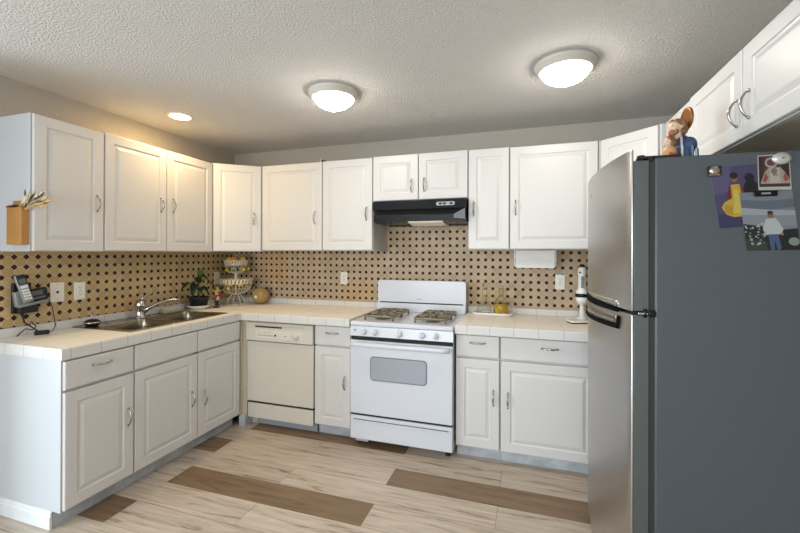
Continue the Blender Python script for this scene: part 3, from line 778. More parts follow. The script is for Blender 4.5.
photo('small photograph of an altar before a red-brown curtain, at the upper right', [(3.5430, 1.604), (3.6290, 1.602), (3.6230, 1.718), (3.5400, 1.716)], .0013, [((222, 216, 208), full)] + [(c, [(.03 + u * .94, .09 + v * .88) for u, v in p]) for c, p in pc], None)
pc = [((140, 148, 158), full), ((112, 122, 134), [(0, .74), (.5, .68), (1, .72), (1, .86), (.5, .84), (0, .88)]), ((184, 190, 196), [(0, .62), (.45, .60), (1, .58), (1, .66), (.4, .70), (0, .74)]), ((156, 162, 170), [(0, .44), (1, .40), (1, .58), (0, .62)]),
      ((30, 38, 34), [(0, 0), (1, 0), (1, .36), (.7, .34), (.3, .42), (0, .46)]), ((22, 26, 26), [(.62, 0), (1, 0), (1, .36), (.66, .34)]), ((58, 72, 56), [(0, 0), (.4, 0), (.4, .14), (0, .2)])]
rr_ = random.Random(3)
for i in range(34): pc.append(((206, 210, 204) if i % 3 else (150, 158, 150), E2(rr_.uniform(.02, .40), rr_.uniform(.10, .46), rr_.uniform(.014, .03), rr_.uniform(.012, .022), 7)))
pc += [((150, 168, 150), E2(.90, .14, .10, .07)), ((214, 220, 216), [(.36, .40), (.44, .54), (.62, .54), (.74, .36), (.70, .28), (.62, .26), (.42, .26), (.36, .34)]),
       ((84, 102, 142), [(.46, .0), (.44, .27), (.63, .27), (.66, .02), (.58, .0), (.555, .18), (.53, .0)]), ((168, 112, 90), E2(.53, .60, .052, .055)), ((46, 34, 34), E2(.53, .645, .056, .025)), ((150, 44, 44), [(.48, .60), (.58, .60), (.58, .62), (.48, .62)]), ((190, 140, 112), E2(.70, .27, .03, .022))]
photo('photograph of a person in a white shirt and jeans by white flowers', [(3.5110, 1.408), (3.6510, 1.411), (3.6300, 1.600), (3.4920, 1.597)], .0022, pc, None)
def magnet(label, x, z, yoff, mk):
    o = thing('fridge_magnet', label, 'magnet', FROT @ Vector((FX + (x - FX) * 1.012, FY0 - yoff, z)), R(1.5), 'magnets on the fridge side'); mk(o); return o
def mk1(o):
    MB().box(-.020, -.004, -.017, .020, 0, .017, .002).build('back_plate', M['blackm'], o)
    q = Matrix.Translation((0, -.004, .002)) @ Matrix.Rotation(R(90), 4, 'X')
    MB().lathe([(.016, 0), (.015, .004), (.009, .006), (0, .0065)], 20, q).build('silver_disc', M['nickel'], o)
    MB().box(-.016, -.0052, -.015, .016, -.004, -.010).build('brass_strip', mat('brass', (170, 136, 76), .4, .8), o)
magnet('black magnet with a silver disc on the corner of the purple photograph', 3.4225, 1.672, .0016, mk1)
def mk2(o):
    q = Matrix.Rotation(R(90), 4, 'X') @ Matrix.Diagonal((1.15, .85, 1, 1))
    MB().lathe([(0, 0), (.023, 0), (.022, .004), (.014, .008), (0, .0095)], 24, q).build('oval_dome', mat('pale_silver', (196, 196, 190), .3, .4), o)
    MB().box(-.004, -.0105, -.003, .004, -.0085, .003, .001).build('boss', M['nickel'], o)
magnet('oval silver magnet on the small altar photograph', 3.602, 1.703, .0024, mk2)
def mk3(o):
    MB().box(-.032, -.006, -.009, .032, 0, .009, .003).build('clip_bar', M['black'], o)
    MB().box(-.012, -.0075, -.003, .012, -.006, .003).build('mark', M['greypl'], o)
magnet('black bar magnet holding the photograph of the person in a white shirt', 3.5590, 1.592, .0034, mk3)

# ------------------------------------------------------------------ painted bust on the fridge top
bs = thing('bust_statue', 'painted bust of a bearded man in a blue robe holding a child, on the fridge', 'statue', (3.420, -1.45, 1.7305))
def blob(parts, name, mt, parent, voxel=.004, smooth=4):
    b = MB()
    for p in parts: b.sphere(*p)
    o = b.build(name, mt, parent)
    md = o.modifiers.new('remesh', 'REMESH'); md.mode = 'VOXEL'; md.voxel_size = voxel; md.use_smooth_shade = True
    s = o.modifiers.new('smooth', 'SMOOTH'); s.iterations = smooth; s.factor = .5
    return o
def S_(c, r, sc=(1, 1, 1), rot=None): return (c, r, 16, 10, sc, rot)
# the figure looks toward -x (out over the room)
MB().lathe([(0, 0), (.058, 0), (.062, .004), (.062, .018), (.056, .024), (0, .024)], 32).build('plinth', M['boxin'], bs)
blob([S_((0, .002, .060), .052, (.85, 1.05, .9)), S_((.004, -.036, .098), .030, (.9, 1, 1.1)), S_((.004, .036, .098), .030, (.9, 1, 1.1)), S_((.004, 0, .115), .034, (.85, 1.0, 1)), S_((-.008, -.040, .060), .026, (.8, .8, 1.6)), S_((.0, .0, .135), .018)], 'robe', M['robe'], bs, .004, 6)
mb = MB(); mb.tube([(-.034, -.042, .046), (-.027, -.036, .085), (-.018, -.024, .122), (-.006, -.012, .142)], .0042, 8); mb.tube([(.012, -.062, .046), (.016, -.055, .080), (.012, -.036, .122), (.004, -.018, .142)], .0035, 8); mb.build('robe_trim', M['robeedge'], bs)
for pl in ([(-.012, -.066, .040), (-.006, -.060, .085), (-.006, -.034, .122)], [(.034, -.050, .040), (.034, -.046, .080), (.022, -.030, .120)]):
    MB().tube(pl, [.003, .005, .003], 8).build('robe_fold', mat('painted_light_blue', (104, 130, 162), .5), bs)
hd_c = (-.022, 0, .176)
blob([S_(hd_c, .027, (1, .85, 1.12)), S_((-.045, 0, .172), .0062, (1.2, .7, 1.3)), S_((-.036, -.012, .170), .008), S_((-.036, .012, .170), .008), S_((-.014, 0, .146), .017, (1, 1, 1.3)), S_((-.041, 0, .183), .007, (.7, 2.0, .6)), S_((-.012, -.024, .174), .006, (1, .5, 1.3))], 'head', M['skin'], bs, .0022, 3)
blob([S_((-.036, 0, .154), .014, (1, 1.1, 1.1)), S_((-.030, -.013, .158), .010, (1, .8, 1.2)), S_((-.030, .013, .158), .010, (1, .8, 1.2)), S_((-.038, 0, .142), .009), S_((-.043, 0, .1645), .0045, (.8, 2, .7))], 'beard', M['hair'], bs, .002, 2)
hr = [S_((-.010, 0, .190), .027, (1.1, 1.0, .85)), S_((.008, 0, .172), .024, (.9, 1.1, 1.2))]
rr_ = random.Random(5)
for i in range(44):
    a = rr_.uniform(-1.8, 1.8); e = rr_.uniform(-.4, 1.2)
    hr.append(S_((-.006 + .028 * math.cos(a) * math.cos(e), .028 * math.sin(a) * math.cos(e), .178 + .028 * math.sin(e)), rr_.uniform(.0055, .0085)))
hr += [S_((-.036, 0, .200), .008), S_((-.030, -.012, .199), .008), S_((-.030, .012, .199), .008)]
blob(hr, 'hair', M['hair'], bs, .0018, 0)
mb = MB()
for s in (-1, 1): mb.sphere((-.0445, s * .0095, .178), .0028, 10, 6, (.6, 1.3, .8))
mb.build('eyes', M['blackm'], bs)
mb = MB(); q = Matrix.Translation((.031, -.010, .212)) @ Matrix.Rotation(R(-22), 4, 'Z') @ Matrix.Rotation(R(-90), 4, 'Y'); mb.lathe([(0, 0), (.040, 0), (.046, .003), (.046, .009), (.040, .012), (.036, .010), (0, .010)], 36, q); mb.build('halo', M['halo'], bs)
# the child in front
blob([S_((-.062, -.012, .078), .026, (1, 1, 1.25)), S_((-.060, -.012, .052), .028, (1.1, 1.1, 1)), S_((-.074, -.030, .066), .012, (1.5, .9, .9)), S_((-.060, -.012, .098), .012)], 'child_tunic', M['tunic'], bs, .003, 4)
blob([S_((-.066, -.014, .120), .0195, (1, .9, 1.12)), S_((-.083, -.016, .118), .0042), S_((-.077, -.023, .114), .006), S_((-.077, -.006, .114), .006)], 'child_head', M['skin'], bs, .002, 3)
blob([S_((-.060, -.013, .130), .0195, (1.05, 1.05, .8)), S_((-.052, -.012, .116), .017, (.8, 1.15, 1.2)), S_((-.070, -.033, .116), .006, (.8, .8, 1.8)), S_((-.062, .006, .116), .006, (.8, .8, 1.8))], 'child_hair', M['hair'], bs, .002, 2)
mb = MB()
for s in (-1, 1): mb.sphere((-.0825, -.014 + s * .007, .1235), .002, 8, 6, (.6, 1.3, .8))
mb.build('child_eyes', M['blackm'], bs)
mb = MB(); mb.tube([(-.070, -.030, .142), (-.062, -.012, .149), (-.050, .006, .150)], [.004, .0065, .004], 8); mb.build('red_band', M['red'], bs)
mb = MB(); mb.tube([(-.088, -.020, .062), (-.080, -.034, .072), (-.062, -.042, .066)], [.006, .008, .006], 8); mb.build('red_sash', mat('painted_rust', (176, 84, 48), .5), bs)
for o in [c for c in bs.children if c.name.startswith(('child', 'red'))]: o.location = (-.006, -.004, -.014)
bs.rotation_euler = (0, 0, R(30))

# ------------------------------------------------------------------ lamps
LAMP = emis('lit_glass', (1.0, .93, .83), DOME_STRENGTH)
def dome(label, x, y, r):
    o = thing('ceiling_light', label, 'ceiling light', (x, y, CZ), 0, 'round ceiling lights')
    MB().lathe([(0, -.001), (r, -.001), (r, -.010), (r * .985, -.018), (r * .94, -.022), (r * .91, -.034), (r * .86, -.042), (r * .80, -.044), (r * .80, -.002)], 48).build('base_ring', M['grey'], o)
    k = .80; prof = [(r * k, -.030)]
    for i in range(1, 13):
        a = PI / 2 * i / 12; prof.append((r * k * math.cos(a) if i < 12 else 0, -.030 - .076 * math.sin(a)))
    MB().lathe(prof, 48).build('glass_dome', LAMP, o)
    MB().lathe([(0, -.1055), (.011, -.1065), (.011, -.111), (.006, -.114), (.0105, -.120), (.008, -.128), (0, -.131)], 16).build('finial', M['plastic'], o)
    return o
dome('round frosted dome ceiling light nearer the sink side', 1.684, -1.100, .154)
dome('round frosted dome ceiling light nearer the fridge', 3.022, -1.065, .155)
cl = thing('recessed_downlight', 'small lit recessed downlight above the sink', 'ceiling light', (.414, -1.053, CZ))
MB().lathe([(.085, -.0005), (.085, -.004), (.080, -.007), (.066, -.008), (.062, -.004), (.062, -.0005)], 40).build('trim_ring', M['plastic'], cl)
MB().lathe([(.062, -.0045), (.045, -.011), (0, -.013)], 40).build('bulb_face', emis('lit_bulb', (1.0, .68, .30), CAN_STRENGTH), cl)

# ------------------------------------------------------------------ wall plates
def plate(name, label, loc, rz, w, h, kind):
    o = thing(name, label, 'outlet' if kind == 'outlet' else 'wall plate', loc, rz)
    MB().box(-w / 2, -.006, -h / 2, w / 2, 0, h / 2, .003).build('plate', M['plate'], o)
    if kind == 'outlet':
        for z in (-.0195, .0195):
            b = MB(); b.prism(rrect(-.0165, z - .0145, .0165, z + .0145, .010), -.0075, -.0055, 'y'); s = b.build('receptacle', M['plate'], o)
            b = MB(); b.box(-.008, -.0079, z + .000, -.0055, -.0074, z + .008); b.box(.0055, -.0079, z + .001, .008, -.0074, z + .008); b.cyl((0, -.0074, z - .007), (0, -.0079, z - .007), .0022, 8); b.build('slots', M['dark'], s)
        MB().cyl((0, -.006, 0), (0, -.0075, 0), .003, 10).build('screw', M['nickel'], o)
    elif kind == 'jack':
        MB().box(-.007, -.008, -.007, .007, -.0055, .007, .001).build('jack', M['dark'], o)
        for z in (-.045, .045): MB().cyl((0, -.006, z), (0, -.0072, z), .003, 10).build('screw', M['nickel'], o)
    return o
plate('phone_jack_plate', 'white phone jack plate beside the phone', (.0078, -1.599, 1.149), R(90), .080, .122, 'jack')
plate('outlet', 'white outlet right of the phone jack plate, left wall', (.0078, -1.467, 1.146), R(90), .070, .115, 'outlet')
plate('outlet', 'white outlet between the potted plant and the fruit basket', (.0078, -.247, 1.161), R(90), .070, .115, 'outlet')
plate('outlet', 'white outlet on the back wall left of the range', (1.232, -.0078, 1.173), 0, .070, .115, 'outlet')
plate('outlet', 'white outlet on the back wall below the paper towel holder, near the fridge', (3.076, -.0078, 1.180), 0, .070, .115, 'outlet')

# ------------------------------------------------------------------ cordless phone on the left wall
ph = thing('cordless_phone', 'silver and black cordless phone base mounted on the left tile wall', 'phone', (.0078, -1.745, 1.13), R(90))
# local: x runs along the wall toward the back, -y out into the room
tl = Matrix.Rotation(R(-9), 4, 'Y')
mb = MB(); mb.box(-.085, -.055, -.040, .075, -.020, -.022, .006, 3, tl); mb.box(-.092, -.050, -.036, -.030, -.020, .055, .008, 3, tl); mb.build('cradle', M['greypl'], ph)
mb = MB(); mb.box(-.025, -.050, -.021, .072, -.016, .050, .008, 3, tl); mb.build('keypad_housing', M['blackm'], ph)
mb = MB(); mb.box(-.012, -.0525, .012, .045, -.0495, .040, .001, 2, tl); mb.box(-.010, -.0535, -.010, .055, -.0495, .004, .001, 2, tl); mb.build('answer_panel', mat('panel_grey', (92, 92, 92), .4), ph)
mb = MB(); mb.box(-.075, -.050, -.085, .020, -.001, -.042, .004); mb.build('wall_bracket', M['blackm'], ph)
mb = MB(); mb.box(-.090, -.020, -.085, .0, -.001, .09, .004); mb.build('back_plate', M['blackm'], ph)
hs = thing('cordless_handset', 'silver cordless phone handset standing in the wall phone base', 'phone handset', (.0078 + .040, -1.782, 1.103), R(90))
tq = Matrix.Rotation(R(-12), 4, 'Y') @ Matrix.Rotation(R(-10), 4, 'X')
mb = MB(); mb.box(-.025, -.036, .0, .025, -.014, .168, .008, 3, tq); mb.build('shell', M['greypl'], hs)
mb = MB(); mb.box(-.022, -.0385, .108, .022, -.035, .164, .003, 2, tq); mb.build('face', M['blackm'], hs)
mb = MB(); mb.box(-.017, -.0395, .114, .017, -.038, .142, .001, 2, tq); mb.build('screen', M['screen'], hs)
mb = MB()
for r_ in range(4):
    for c_ in range(3): mb.box(-.018 + c_ * .0125, -.0385, .018 + r_ * .0165, -.0075 + c_ * .0125, -.0355, .030 + r_ * .0165, .002, 2, tq)
mb.build('keys', M['plastic'], hs)
mb = MB(); mb.box(-.018, -.0385, .086, .018, -.0355, .102, .003, 2, tq); mb.build('call_keys', M['plastic'], hs)
pc_ = MB()
def wl(u, x, z): return (x, u, z)
pc_.tube([(.030, -1.79, 1.045), (.040, -1.785, 1.02), (.055, -1.80, .995), (.060, -1.775, .975), (.045, -1.755, .99), (.060, -1.74, .96), (.075, -1.765, .945), (.060, -1.79, .955), (.05, -1.81, .935), (.055, -1.83, .918)], .0032, 8)
pc_.tube([(.03, -1.80, 1.05), (.05, -1.79, .99), (.07, -1.76, .955), (.09, -1.735, .925)], .004, 8)
pcd = pc_.build('telephone_cable', M['blackm']); tag(pcd, 'tangled black cord hanging below the phone onto the counter', 'cord')
ad = thing('phone_adapter', 'black inline plug lying on the counter below the phone', 'adapter', (.115, -1.742, CT + .0012), R(60))
MB().box(-.034, -.016, 0, .034, .016, .024, .006, 3).build('case', M['blackm'], ad)
MB().tube([(.034, 0, .012), (.050, .0, .018), (.060, .01, .045), (.047, .052, .150), (.030, .085, .200)], .0024, 8).build('lead', M['blackm'], ad)

# ------------------------------------------------------------------ box of dried wheat on the cabinet end
bx = thing('letter_box', 'brown wooden box hung on the end of the left wall cabinet', 'box', (.146, -1.8905, 1.440))
wb, db, hb = .122, .036, .205
mb = MB(); mb.use(M['boxwood'])
mb.box(0, -db, 0, wb, -db + .008, hb - .005); mb.box(0, -.008, 0, wb, -.0005, hb + .035); mb.box(0, -db + .008, 0, .008, -.008, hb + .01); mb.box(wb - .008, -db + .008, 0, wb, -.008, hb + .005); mb.box(.008, -db + .008, 0, wb - .008, -.008, .008)
mb.build('case', None, bx)
mb = MB(); mb.box(.006, -db + .004, hb - .002, .070, -.010, hb + .006, .001, 2, Matrix.Translation((0, 0, .0)) @ Matrix.Rotation(R(-6), 4, 'Y')); mb.build('flap', M['boxin'], bx)
wh = thing('dried_wheat_bunch', 'bunch of dried wheat fanning right out of the brown box', 'dried plant', (.215, -1.910, 1.475))
rr_ = random.Random(11)
for i in range(20):
    e = i / 19
    a = R(68 - 56 * e + rr_.uniform(-5, 5)); L = .20 + .055 * rr_.random() + .03 * e
    dx, dz = math.cos(a), math.sin(a); bow = rr_.uniform(-.02, .01)
    x0, y0 = rr_.uniform(-.006, .022), rr_.uniform(-.008, .008)
    z0 = 0
    xs_ = .055 * dx
    P = [(x0, y0, 0), (x0 + .012 + .01 * e, y0, .15), ]
    k = rr_.uniform(.12, .20) if e < .4 else rr_.uniform(.17, .27)
    for t in (.25, .5, .75, 1): P.append((P[1][0] + k * dx * t, y0 + rr_.uniform(-.002, .002) - .02 * t * rr_.random(), .15 + k * dz * t * (1 - .18 * t * e) * .62))
    b = MB(); b.tube(P, .0014, 5)
    m_ = M['wheat'] if rr_.random() < .62 else (M['wheatl'] if rr_.random() < .7 else M['wheatd'])
    if e < .35: m_ = M['wheatl'] if i % 4 else M['wheatd']
    p2 = Vector(P[-1]); d_ = (p2 - Vector(P[-2])).normalized()
    b.tube([p2 - d_ * .05, p2 - d_ * .035, p2 - d_ * .015, p2, p2 + d_ * .012], [.0016, .0055, .0055, .0035, .0005], 6)
    for q_ in range(5):
        s0 = p2 - d_ * (.04 - q_ * .01); sid = Vector((-d_.z, rr_.uniform(-.4, .4), d_.x)).normalized() * (1 if q_ % 2 else -1)
        b.tube([s0, s0 + d_ * .03 + sid * .010], [.0008, .0003], 4)
    b.build('wheat_stalk', m_, wh)

# ------------------------------------------------------------------ potted plant, figurine, fruit basket, melon
PX, PY = .130, -.585
sa = thing('saucer', 'white saucer under the potted plant', 'saucer', (PX, PY, CT + .0012))
MB().lathe([(0, 0), (.055, 0), (.060, .003), (.092, .026), (.100, .034), (.097, .035), (.058, .008), (0, .006)], 40).build('dish', M['ceramic'], sa)
pt = thing('potted_plant', 'dark-leaved plant in a black pot in the counter corner', 'potted plant', (PX, PY, CT + .0078))
MB().lathe([(0, 0), (.058, 0), (.062, .004), (.078, .085), (.082, .087), (.082, .100), (.076, .101), (.073, .088), (0, .084)], 36).build('pot', M['blackm'], pt)
MB().lathe([(.0725, .087), (.04, .092), (0, .094)], 24).build('soil', M['soil'], pt)
def leaf(parent, base, tip, width, droop, mt, name='leaf', thick=.0012):
    base, tip = Vector(base), Vector(tip); n = 10; d = tip - base
    side = d.cross(Vector((0, 0, 1)));
    side = side.normalized() if side.length > 1e-5 else Vector((1, 0, 0))
    nrm = side.cross(d).normalized(); b = MB(); L_, C_, R_ = [], [], []
    for i in range(n + 1):
        t = i / n; w = width * (math.sin(PI * t ** .75) ** .9) * .5 + .0006; c = base + d * t + Vector((0, 0, droop * math.sin(PI * t)))
        L_.append(b.bm.verts.new(c - side * w + nrm * w * .35)); C_.append(b.bm.verts.new(c)); R_.append(b.bm.verts.new(c + side * w + nrm * w * .35))
    for i in range(n):
        b._f([L_[i], C_[i], C_[i + 1], L_[i + 1]], True); b._f([C_[i], R_[i], R_[i + 1], C_[i + 1]], True)
    o = b.build(name, mt, parent)
    md = o.modifiers.new('solid', 'SOLIDIFY'); md.thickness = thick
    return o
mb = MB(); mb.tube([(0, 0, .09), (.004, -.01, .16), (.0, .0, .22), (.004, .012, .30)], [.006, .005, .004, .003], 8); mb.tube([(0, 0, .13), (.01, -.04, .20), (.02, -.075, .205)], .003, 6); mb.tube([(0, 0, .15), (.02, .04, .20), (.03, .065, .205)], .003, 6); mb.build('stem', M['leaf2'], pt)
for b_, t_, w_, dr_, m_ in [((.02, -.06, .205), (.05, -.235, .175), .060, .03, 'leaf'), ((.01, -.03, .21), (.03, -.10, .105), .075, .03, 'leaf'), ((.03, .06, .205), (.05, .115, .185), .052, .02, 'leaf'),
                             ((.0, .0, .22), (.02, -.085, .265), .070, .02, 'leaf'), ((.005, .01, .26), (.02, .075, .235), .055, .02, 'leaf'), ((.004, .012, .29), (.02, .028, .365), .045, .0, 'leaf2'), ((.004, .012, .27), (.04, -.03, .335), .05, .01, 'leaf2'),
                             ((.0, .0, .18), (.09, .02, .115), .06, .025, 'leaf'), ((.0, -.01, .17), (.085, -.055, .13), .055, .02, 'leaf'), ((.0, .0, .20), (-.06, .03, .25), .06, .02, 'leaf'), ((.01, .02, .23), (.06, .055, .255), .05, .012, 'leaf2')]:
    leaf(pt, b_, t_, w_, dr_, M[m_])
fi = thing('figurine', 'small colourful standing figurine between the plant and the fruit basket', 'figurine', (.205, -.462, CT + .0012))
MB().lathe([(0, 0), (.030, 0), (.030, .006), (0, .007)], 20).build('base', M['blackm'], fi)
blob([S_((.004, -.010, .022), .011, (1.3, .9, .8)), S_((.004, .010, .022), .011, (1.3, .9, .8)), S_((0, -.009, .045), .010, (1, 1, 2.4)), S_((0, .009, .045), .010, (1, 1, 2.4))], 'trousers', M['blackm'], fi, .003, 3)
blob([S_((0, 0, .088), .022, (.9, 1.1, 1.2)), S_((.012, -.024, .092), .010, (1, 1, 1.8)), S_((.012, .024, .092), .010, (1, 1, 1.8))], 'shirt', M['red'], fi, .003, 4)
blob([S_((.010, 0, .082), .016, (.9, 1.1, 1.3))], 'apron', mat('apron_cream', (222, 196, 150), .6), fi, .003, 2)
blob([S_((0, 0, .130), .018, (1, .95, 1.1)), S_((.018, 0, .128), .0045), S_((0, 0, .110), .008)], 'head', M['skin'], fi, .0025, 2)
mb = MB()
for s in (-1, 1): mb.sphere((.017, s * .006, .133), .002, 8, 6)
mb.build('eyes', M['blackm'], fi)
MB().lathe([(.044, .146), (.044, .149), (.020, .152), (.018, .172), (.010, .178), (0, .179)], 24).build('hat', mat('straw', (206, 176, 104), .7, bump=.5, bscale=150), fi)
leaf(fi, (0.01, .02, .150), (.035, .06, .205), .035, .01, M['leaf2'], 'sprig'); leaf(fi, (0.0, -.02, .150), (.02, -.055, .175), .03, .01, M['leaf2'], 'sprig')

BX, BY = .197, -.205
fb = thing('fruit_basket', 'two-tier white wire fruit basket standing in the counter corner', 'fruit basket', (BX, BY, CT + .0012))
def ring(b, r, z, w=.0026, n=40): b.tube([(r * math.cos(2 * PI * k / n), r * math.sin(2 * PI * k / n), z) for k in range(n)], w, 6, closed=True)
mb = MB(); ring(mb, .030, .092, .003, 20)
for k in range(8):
    a = 2 * PI * (k + .5) / 8; c_, s_ = math.cos(a), math.sin(a)
    mb.tube([(.024 * c_, .024 * s_, .094), (.040 * c_, .040 * s_, .088), (.066 * c_, .066 * s_, .055), (.085 * c_, .085 * s_, .020), (.092 * c_, .092 * s_, .004)], .0034, 6)
ring(mb, .092, .0035, .003)
mb.build('stand', M['wire'], fb)
def tier(zb, zr, rb, rr, band, name):
    b = MB()
    n = 28
    for t in (0, .35, .7, 1):
        ring(b, rb + (rr - rb) * math.sin(t * PI / 2), zb + (zr - zb) * (1 - math.cos(t * PI / 2)), .0026)
    for k in range(n):
        a = 2 * PI * k / n; c_, s_ = math.cos(a), math.sin(a)
        b.tube([((rb + (rr - rb) * math.sin(t * PI / 2)) * c_, (rb + (rr - rb) * math.sin(t * PI / 2)) * s_, zb + (zr - zb) * (1 - math.cos(t * PI / 2))) for t in (0, .25, .5, .75, 1)], .0020, 5)
    # scalloped slatted rim
    for k in range(n):
        a0, a1 = 2 * PI * (k + .12) / n, 2 * PI * (k + .70) / n
        p = [(rr * math.cos(a0), rr * math.sin(a0)), (rr * math.cos(a1), rr * math.sin(a1))]; s2 = (rr + .012) / rr
        v = [(p[0][0], p[0][1], zr), (p[1][0], p[1][1], zr), (p[1][0] * s2, p[1][1] * s2, zr + band), (p[0][0] * s2, p[0][1] * s2, zr + band)]
        vi = [(x * .985, y * .985, z_) for x, y, z_ in v]
        V = [b.bm.verts.new(q_) for q_ in v + vi]
        for f_ in ((0, 1, 2, 3), (7, 6, 5, 4), (0, 4, 5, 1), (1, 5, 6, 2), (2, 6, 7, 3), (3, 7, 4, 0)): b._f([V[i_] for i_ in f_])
    ring(b, rr + .012, zr + band, .0036)
    b.lathe([(rb, zb), (0, zb - .002)], 28)
    return b.build(name, M['wire'], fb)
tier(.096, .198, .035, .142, .040, 'lower_tier')
tier(.292, .372, .025, .098, .040, 'upper_tier')
mb = MB(); mb.lathe([(.010, .09), (.008, .10), (.008, .23), (.020, .25), (.008, .27), (.022, .292), (0, .294)], 20); mb.tube([(0, 0, .29), (0, 0, .40)], .004, 8); mb.build('post', M['wire'], fb)
rr_ = random.Random(2)
def garland(r, z, n, hang):
    for k in range(n):
        a = 2 * PI * (k + .4) / n + .2; c_, s_ = math.cos(a), math.sin(a)
        if z < .3 and c_ > .72: continue          # the melon leans in on this side
        leaf(fb, (r * c_, r * s_, z), (r * 1.10 * c_ - .03 * s_, r * 1.10 * s_ + .03 * c_, z - hang), .036, .004, M['leaf'] if k % 2 else M['leaf2'], 'garland_leaf')
        if k % 2 == 0:
            b = MB(); b.sphere((r * 1.03 * c_, r * 1.03 * s_, z - hang * .55), .0175, 12, 8); b.build('garland_fruit', M['lemon'], fb)
garland(.150, .180, 11, .035); garland(.104, .352, 9, .040)
f0 = None
def fruit(x, y, z, kind, label, r=.034):
    b = MB(); b.lathe([(r * math.sin(PI * i / 12) * 1.0, -r * math.cos(PI * i / 12) * (1.25 if kind == 'lemon' else .97)) for i in range(13)], 20, Matrix.Translation((0, 0, 0)) @ Matrix.Rotation(R(rr_.uniform(55, 100) if kind == 'lemon' else 0), 4, 'Y'))
    o = thing(kind, label, 'fruit', (BX + x, BY + y, CT + z), rr_.uniform(0, 3), 'fruit in the basket')
    b.build('flesh', M[kind], o)
    MB().cyl((0, 0, r * .93), (0, 0, r * 1.06), .003, 8).build('stem_end', M['leaf'], o)
fruit(.030, -.062, .420, 'orange', 'orange at the front of the upper basket tier', .034)
fruit(-.045, -.030, .418, 'lemon', 'lemon in the upper basket tier, left of the orange', .028)
fruit(.058, .025, .420, 'lemon', 'lemon leaning at the right of the upper basket tier', .028)
fruit(-.060, -.060, .205, 'lemon', 'lemon at the left of the lower basket tier', .032)
fruit(.010, -.092, .205, 'lemon', 'lemon at the front of the lower basket tier', .032)
fruit(.085, -.040, .205, 'lemon', 'lemon at the right of the lower basket tier', .032)
ml = thing('cantaloupe_melon', 'round beige melon beside the fruit basket', 'melon', (.408, -.118, CT + .002))
mb = MB(); mb.sphere((0, 0, .078), .080, 32, 20, (1, 1, .97)); mb.build('rind', M['melon'], ml)
q = Matrix.Translation((0, 0, .078)) @ Matrix.Rotation(R(38), 4, 'Z') @ Matrix.Rotation(R(-14), 4, 'Z') @ Matrix.Rotation(R(95), 4, 'X')
mb = MB(); mb.lathe([(.0145, .0795), (.010, .0813), (0, .0816)], 16, q @ Matrix.Rotation(R(-22), 4, 'Y')); mb.build('sticker', M['ceramic'], ml)

# ------------------------------------------------------------------ things on the right counter
tr = thing('serving_tray', 'white oblong tray holding two glass bottles', 'tray', (2.572, -.125, CT + .0022))
mb = MB(); mb.prism(rrect(-.148, -.058, .148, .058, .045), 0, .006, 'z')
mb.tube([(x, y, .014) for x, y in rrect(-.148, -.058, .148, .058, .045)], .008, 8, closed=True); mb.build('dish', M['ceramic'], tr)
bt = thing('glass_carafe', 'empty clear long-necked glass bottle on the tray', 'bottle', (2.508, -.120, CT + .0084))
prof = [(0, .001), (.045, .001), (.052, .006), (.054, .022), (.048, .045), (.030, .080), (.017, .105), (.0125, .135), (.0125, .215), (.015, .220), (.0125, .220), (.0105, .213), (.0105, .135), (.015, .106), (.028, .080), (.046, .045), (.051, .022), (.049, .008), (.042, .005), (0, .005)]
MB().lathe(prof, 32).build('vessel', M['glass'], bt)
bt.scale = (1.08, 1.08, 1.08)
MB().tube([(.008, .0, .224), (.008, 0, .150), (.003, 0, .05)], .0022, 8).build('pour_tube', M['wire'], bt)
MB().lathe([(0, .205), (.0098, .205), (.0098, .224), (.004, .228), (.004, .252), (0, .253)], 16).build('pourer', M['glass'], bt)
ob = thing('oil_bottle', 'squat glass bottle of golden oil on the tray', 'bottle', (2.640, -.130, CT + .0084))
ob.scale = (1.06, 1.06, 1.3)
prof = [(0, .001), (.050, .001), (.056, .006), (.055, .05), (.046, .078), (.026, .100), (.016, .112), (.015, .150), (.022, .154), (.022, .158), (.013, .158), (.013, .112), (.024, .098), (.043, .077), (.0525, .049), (.053, .008), (.047, .005), (0, .005)]
MB().lathe(prof, 32).build('vessel', M['glass'], ob)
MB().lathe([(0, .0055), (.046, .0055), (.0522, .009), (.0518, .048), (.047, .062), (0, .062)], 32).build('oil', M['oil'], ob)
MB().lathe([(0, .1455), (.0120, .1455), (.0120, .160), (.018, .162), (.018, .170), (0, .172)], 20).build('stopper', M['glass'], ob)
th = thing('paper_towel_holder', 'white paper towel holder hung under the wide wall cabinet', 'paper towel holder', (2.886, -.20, 1.429))
mb = MB()
for e in (-1, 1): MB().prism([(-.062, -.0005), (.055, -.0005), (.050, -.085), (.02, -.125), (-.045, -.125), (-.060, -.085)], e * .1435 - .0025, e * .1435 + .0025, 'x').build('end_bracket', M['plastic'], th)
PAPER = mat('paper', (218, 214, 208), .8, bump=.2, bscale=120)
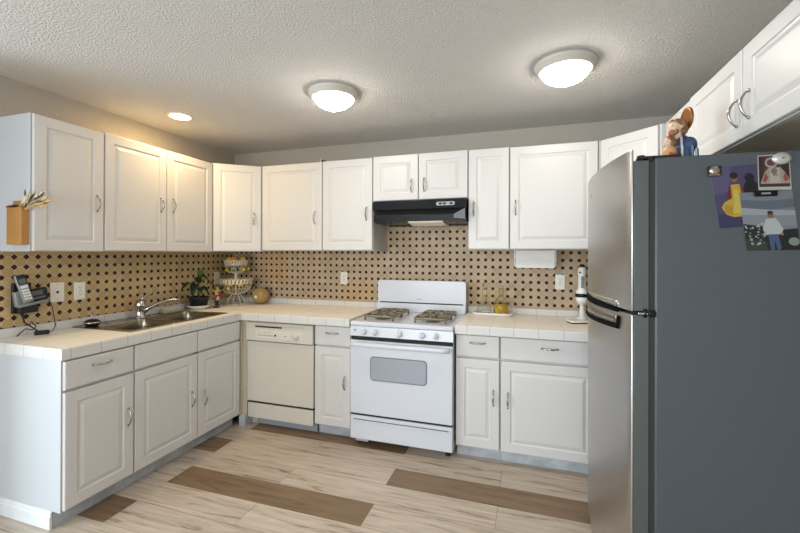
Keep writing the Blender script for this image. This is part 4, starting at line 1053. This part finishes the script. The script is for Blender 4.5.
mb = MB(); mb.lathe([(.02, -.136), (.056, -.136), (.058, -.132), (.058, .132), (.056, .136), (.02, .136), (.02, -.136)], 40, Matrix.Translation((0, 0, -.0625)) @ Matrix.Rotation(R(90), 4, 'Y')); mb.build('paper_roll', PAPER, th)
MB().prism([(-.0585, -.005), (-.0605, -.005), (-.0625, -.070), (-.060, -.134), (-.0585, -.134), (-.0605, -.070)], -.136, .136, 'x').build('hanging_sheet', PAPER, th)
hb = thing('hand_blender', 'tall white stick appliance with a black band beside the fridge', 'hand blender', (3.218, -.125, CT + .0012))
MB().lathe([(0, 0), (.040, 0), (.040, .010), (.030, .016), (.016, .020), (.016, .112), (0, .113)], 28).build('stand_stem', M['plastic'], hb)
MB().lathe([(0, .110), (.022, .110), (.036, .128), (.044, .150), (.044, .166), (0, .167)], 28).build('collar', M['plastic'], hb)
MB().lathe([(0, .166), (.047, .166), (.047, .190), (0, .191)], 28).build('black_band', M['black'], hb)
MB().lathe([(0, .190), (.044, .190), (.040, .205), (.028, .225), (.026, .310), (.028, .345), (.027, .375), (.020, .385), (0, .386)], 28).build('grip', M['plastic'], hb)
mb = MB(); mb.box(-.010, -.031, .232, .012, -.020, .318, .003); mb.build('grip_panel', M['greypl'], hb)
MB().box(-.022, -.030, .340, -.010, -.022, .352, .001).build('button', M['blackm'], hb)
MB().lathe([(0, .385), (.020, .385), (.019, .397), (.012, .405), (0, .407)], 24).build('cap', M['blackm'], hb)
sl = thing('utensil_rest', 'flat white dish with a dark underside in front of the tall stick appliance', 'dish', (3.165, -.300, CT + .0012), R(20))
mb = MB(); mb.box(-.055, -.042, .0, .055, .042, .006, .002); mb.build('foot', M['blackm'], sl)
mb = MB(); mb.box(-.060, -.048, .0062, .060, .048, .020, .006, 3); mb.build('dish', M['ceramic'], sl)

kn = thing('curled_clip', 'small dark curled scrap on top of the wall cabinets left of the hood', 'scrap', (1.175, -.332, 2.1725))
MB().prism([(0, 0), (.055, 0), (.045, .006), (.020, .012), (.004, .022)], -.006, .006, 'y').build('dark_side', M['blackm'], kn)
MB().prism([(-.006, 0), (-.001, 0), (.004, .026), (-.002, .026)], -.007, .007, 'y').build('pale_edge', M['plastic'], kn)
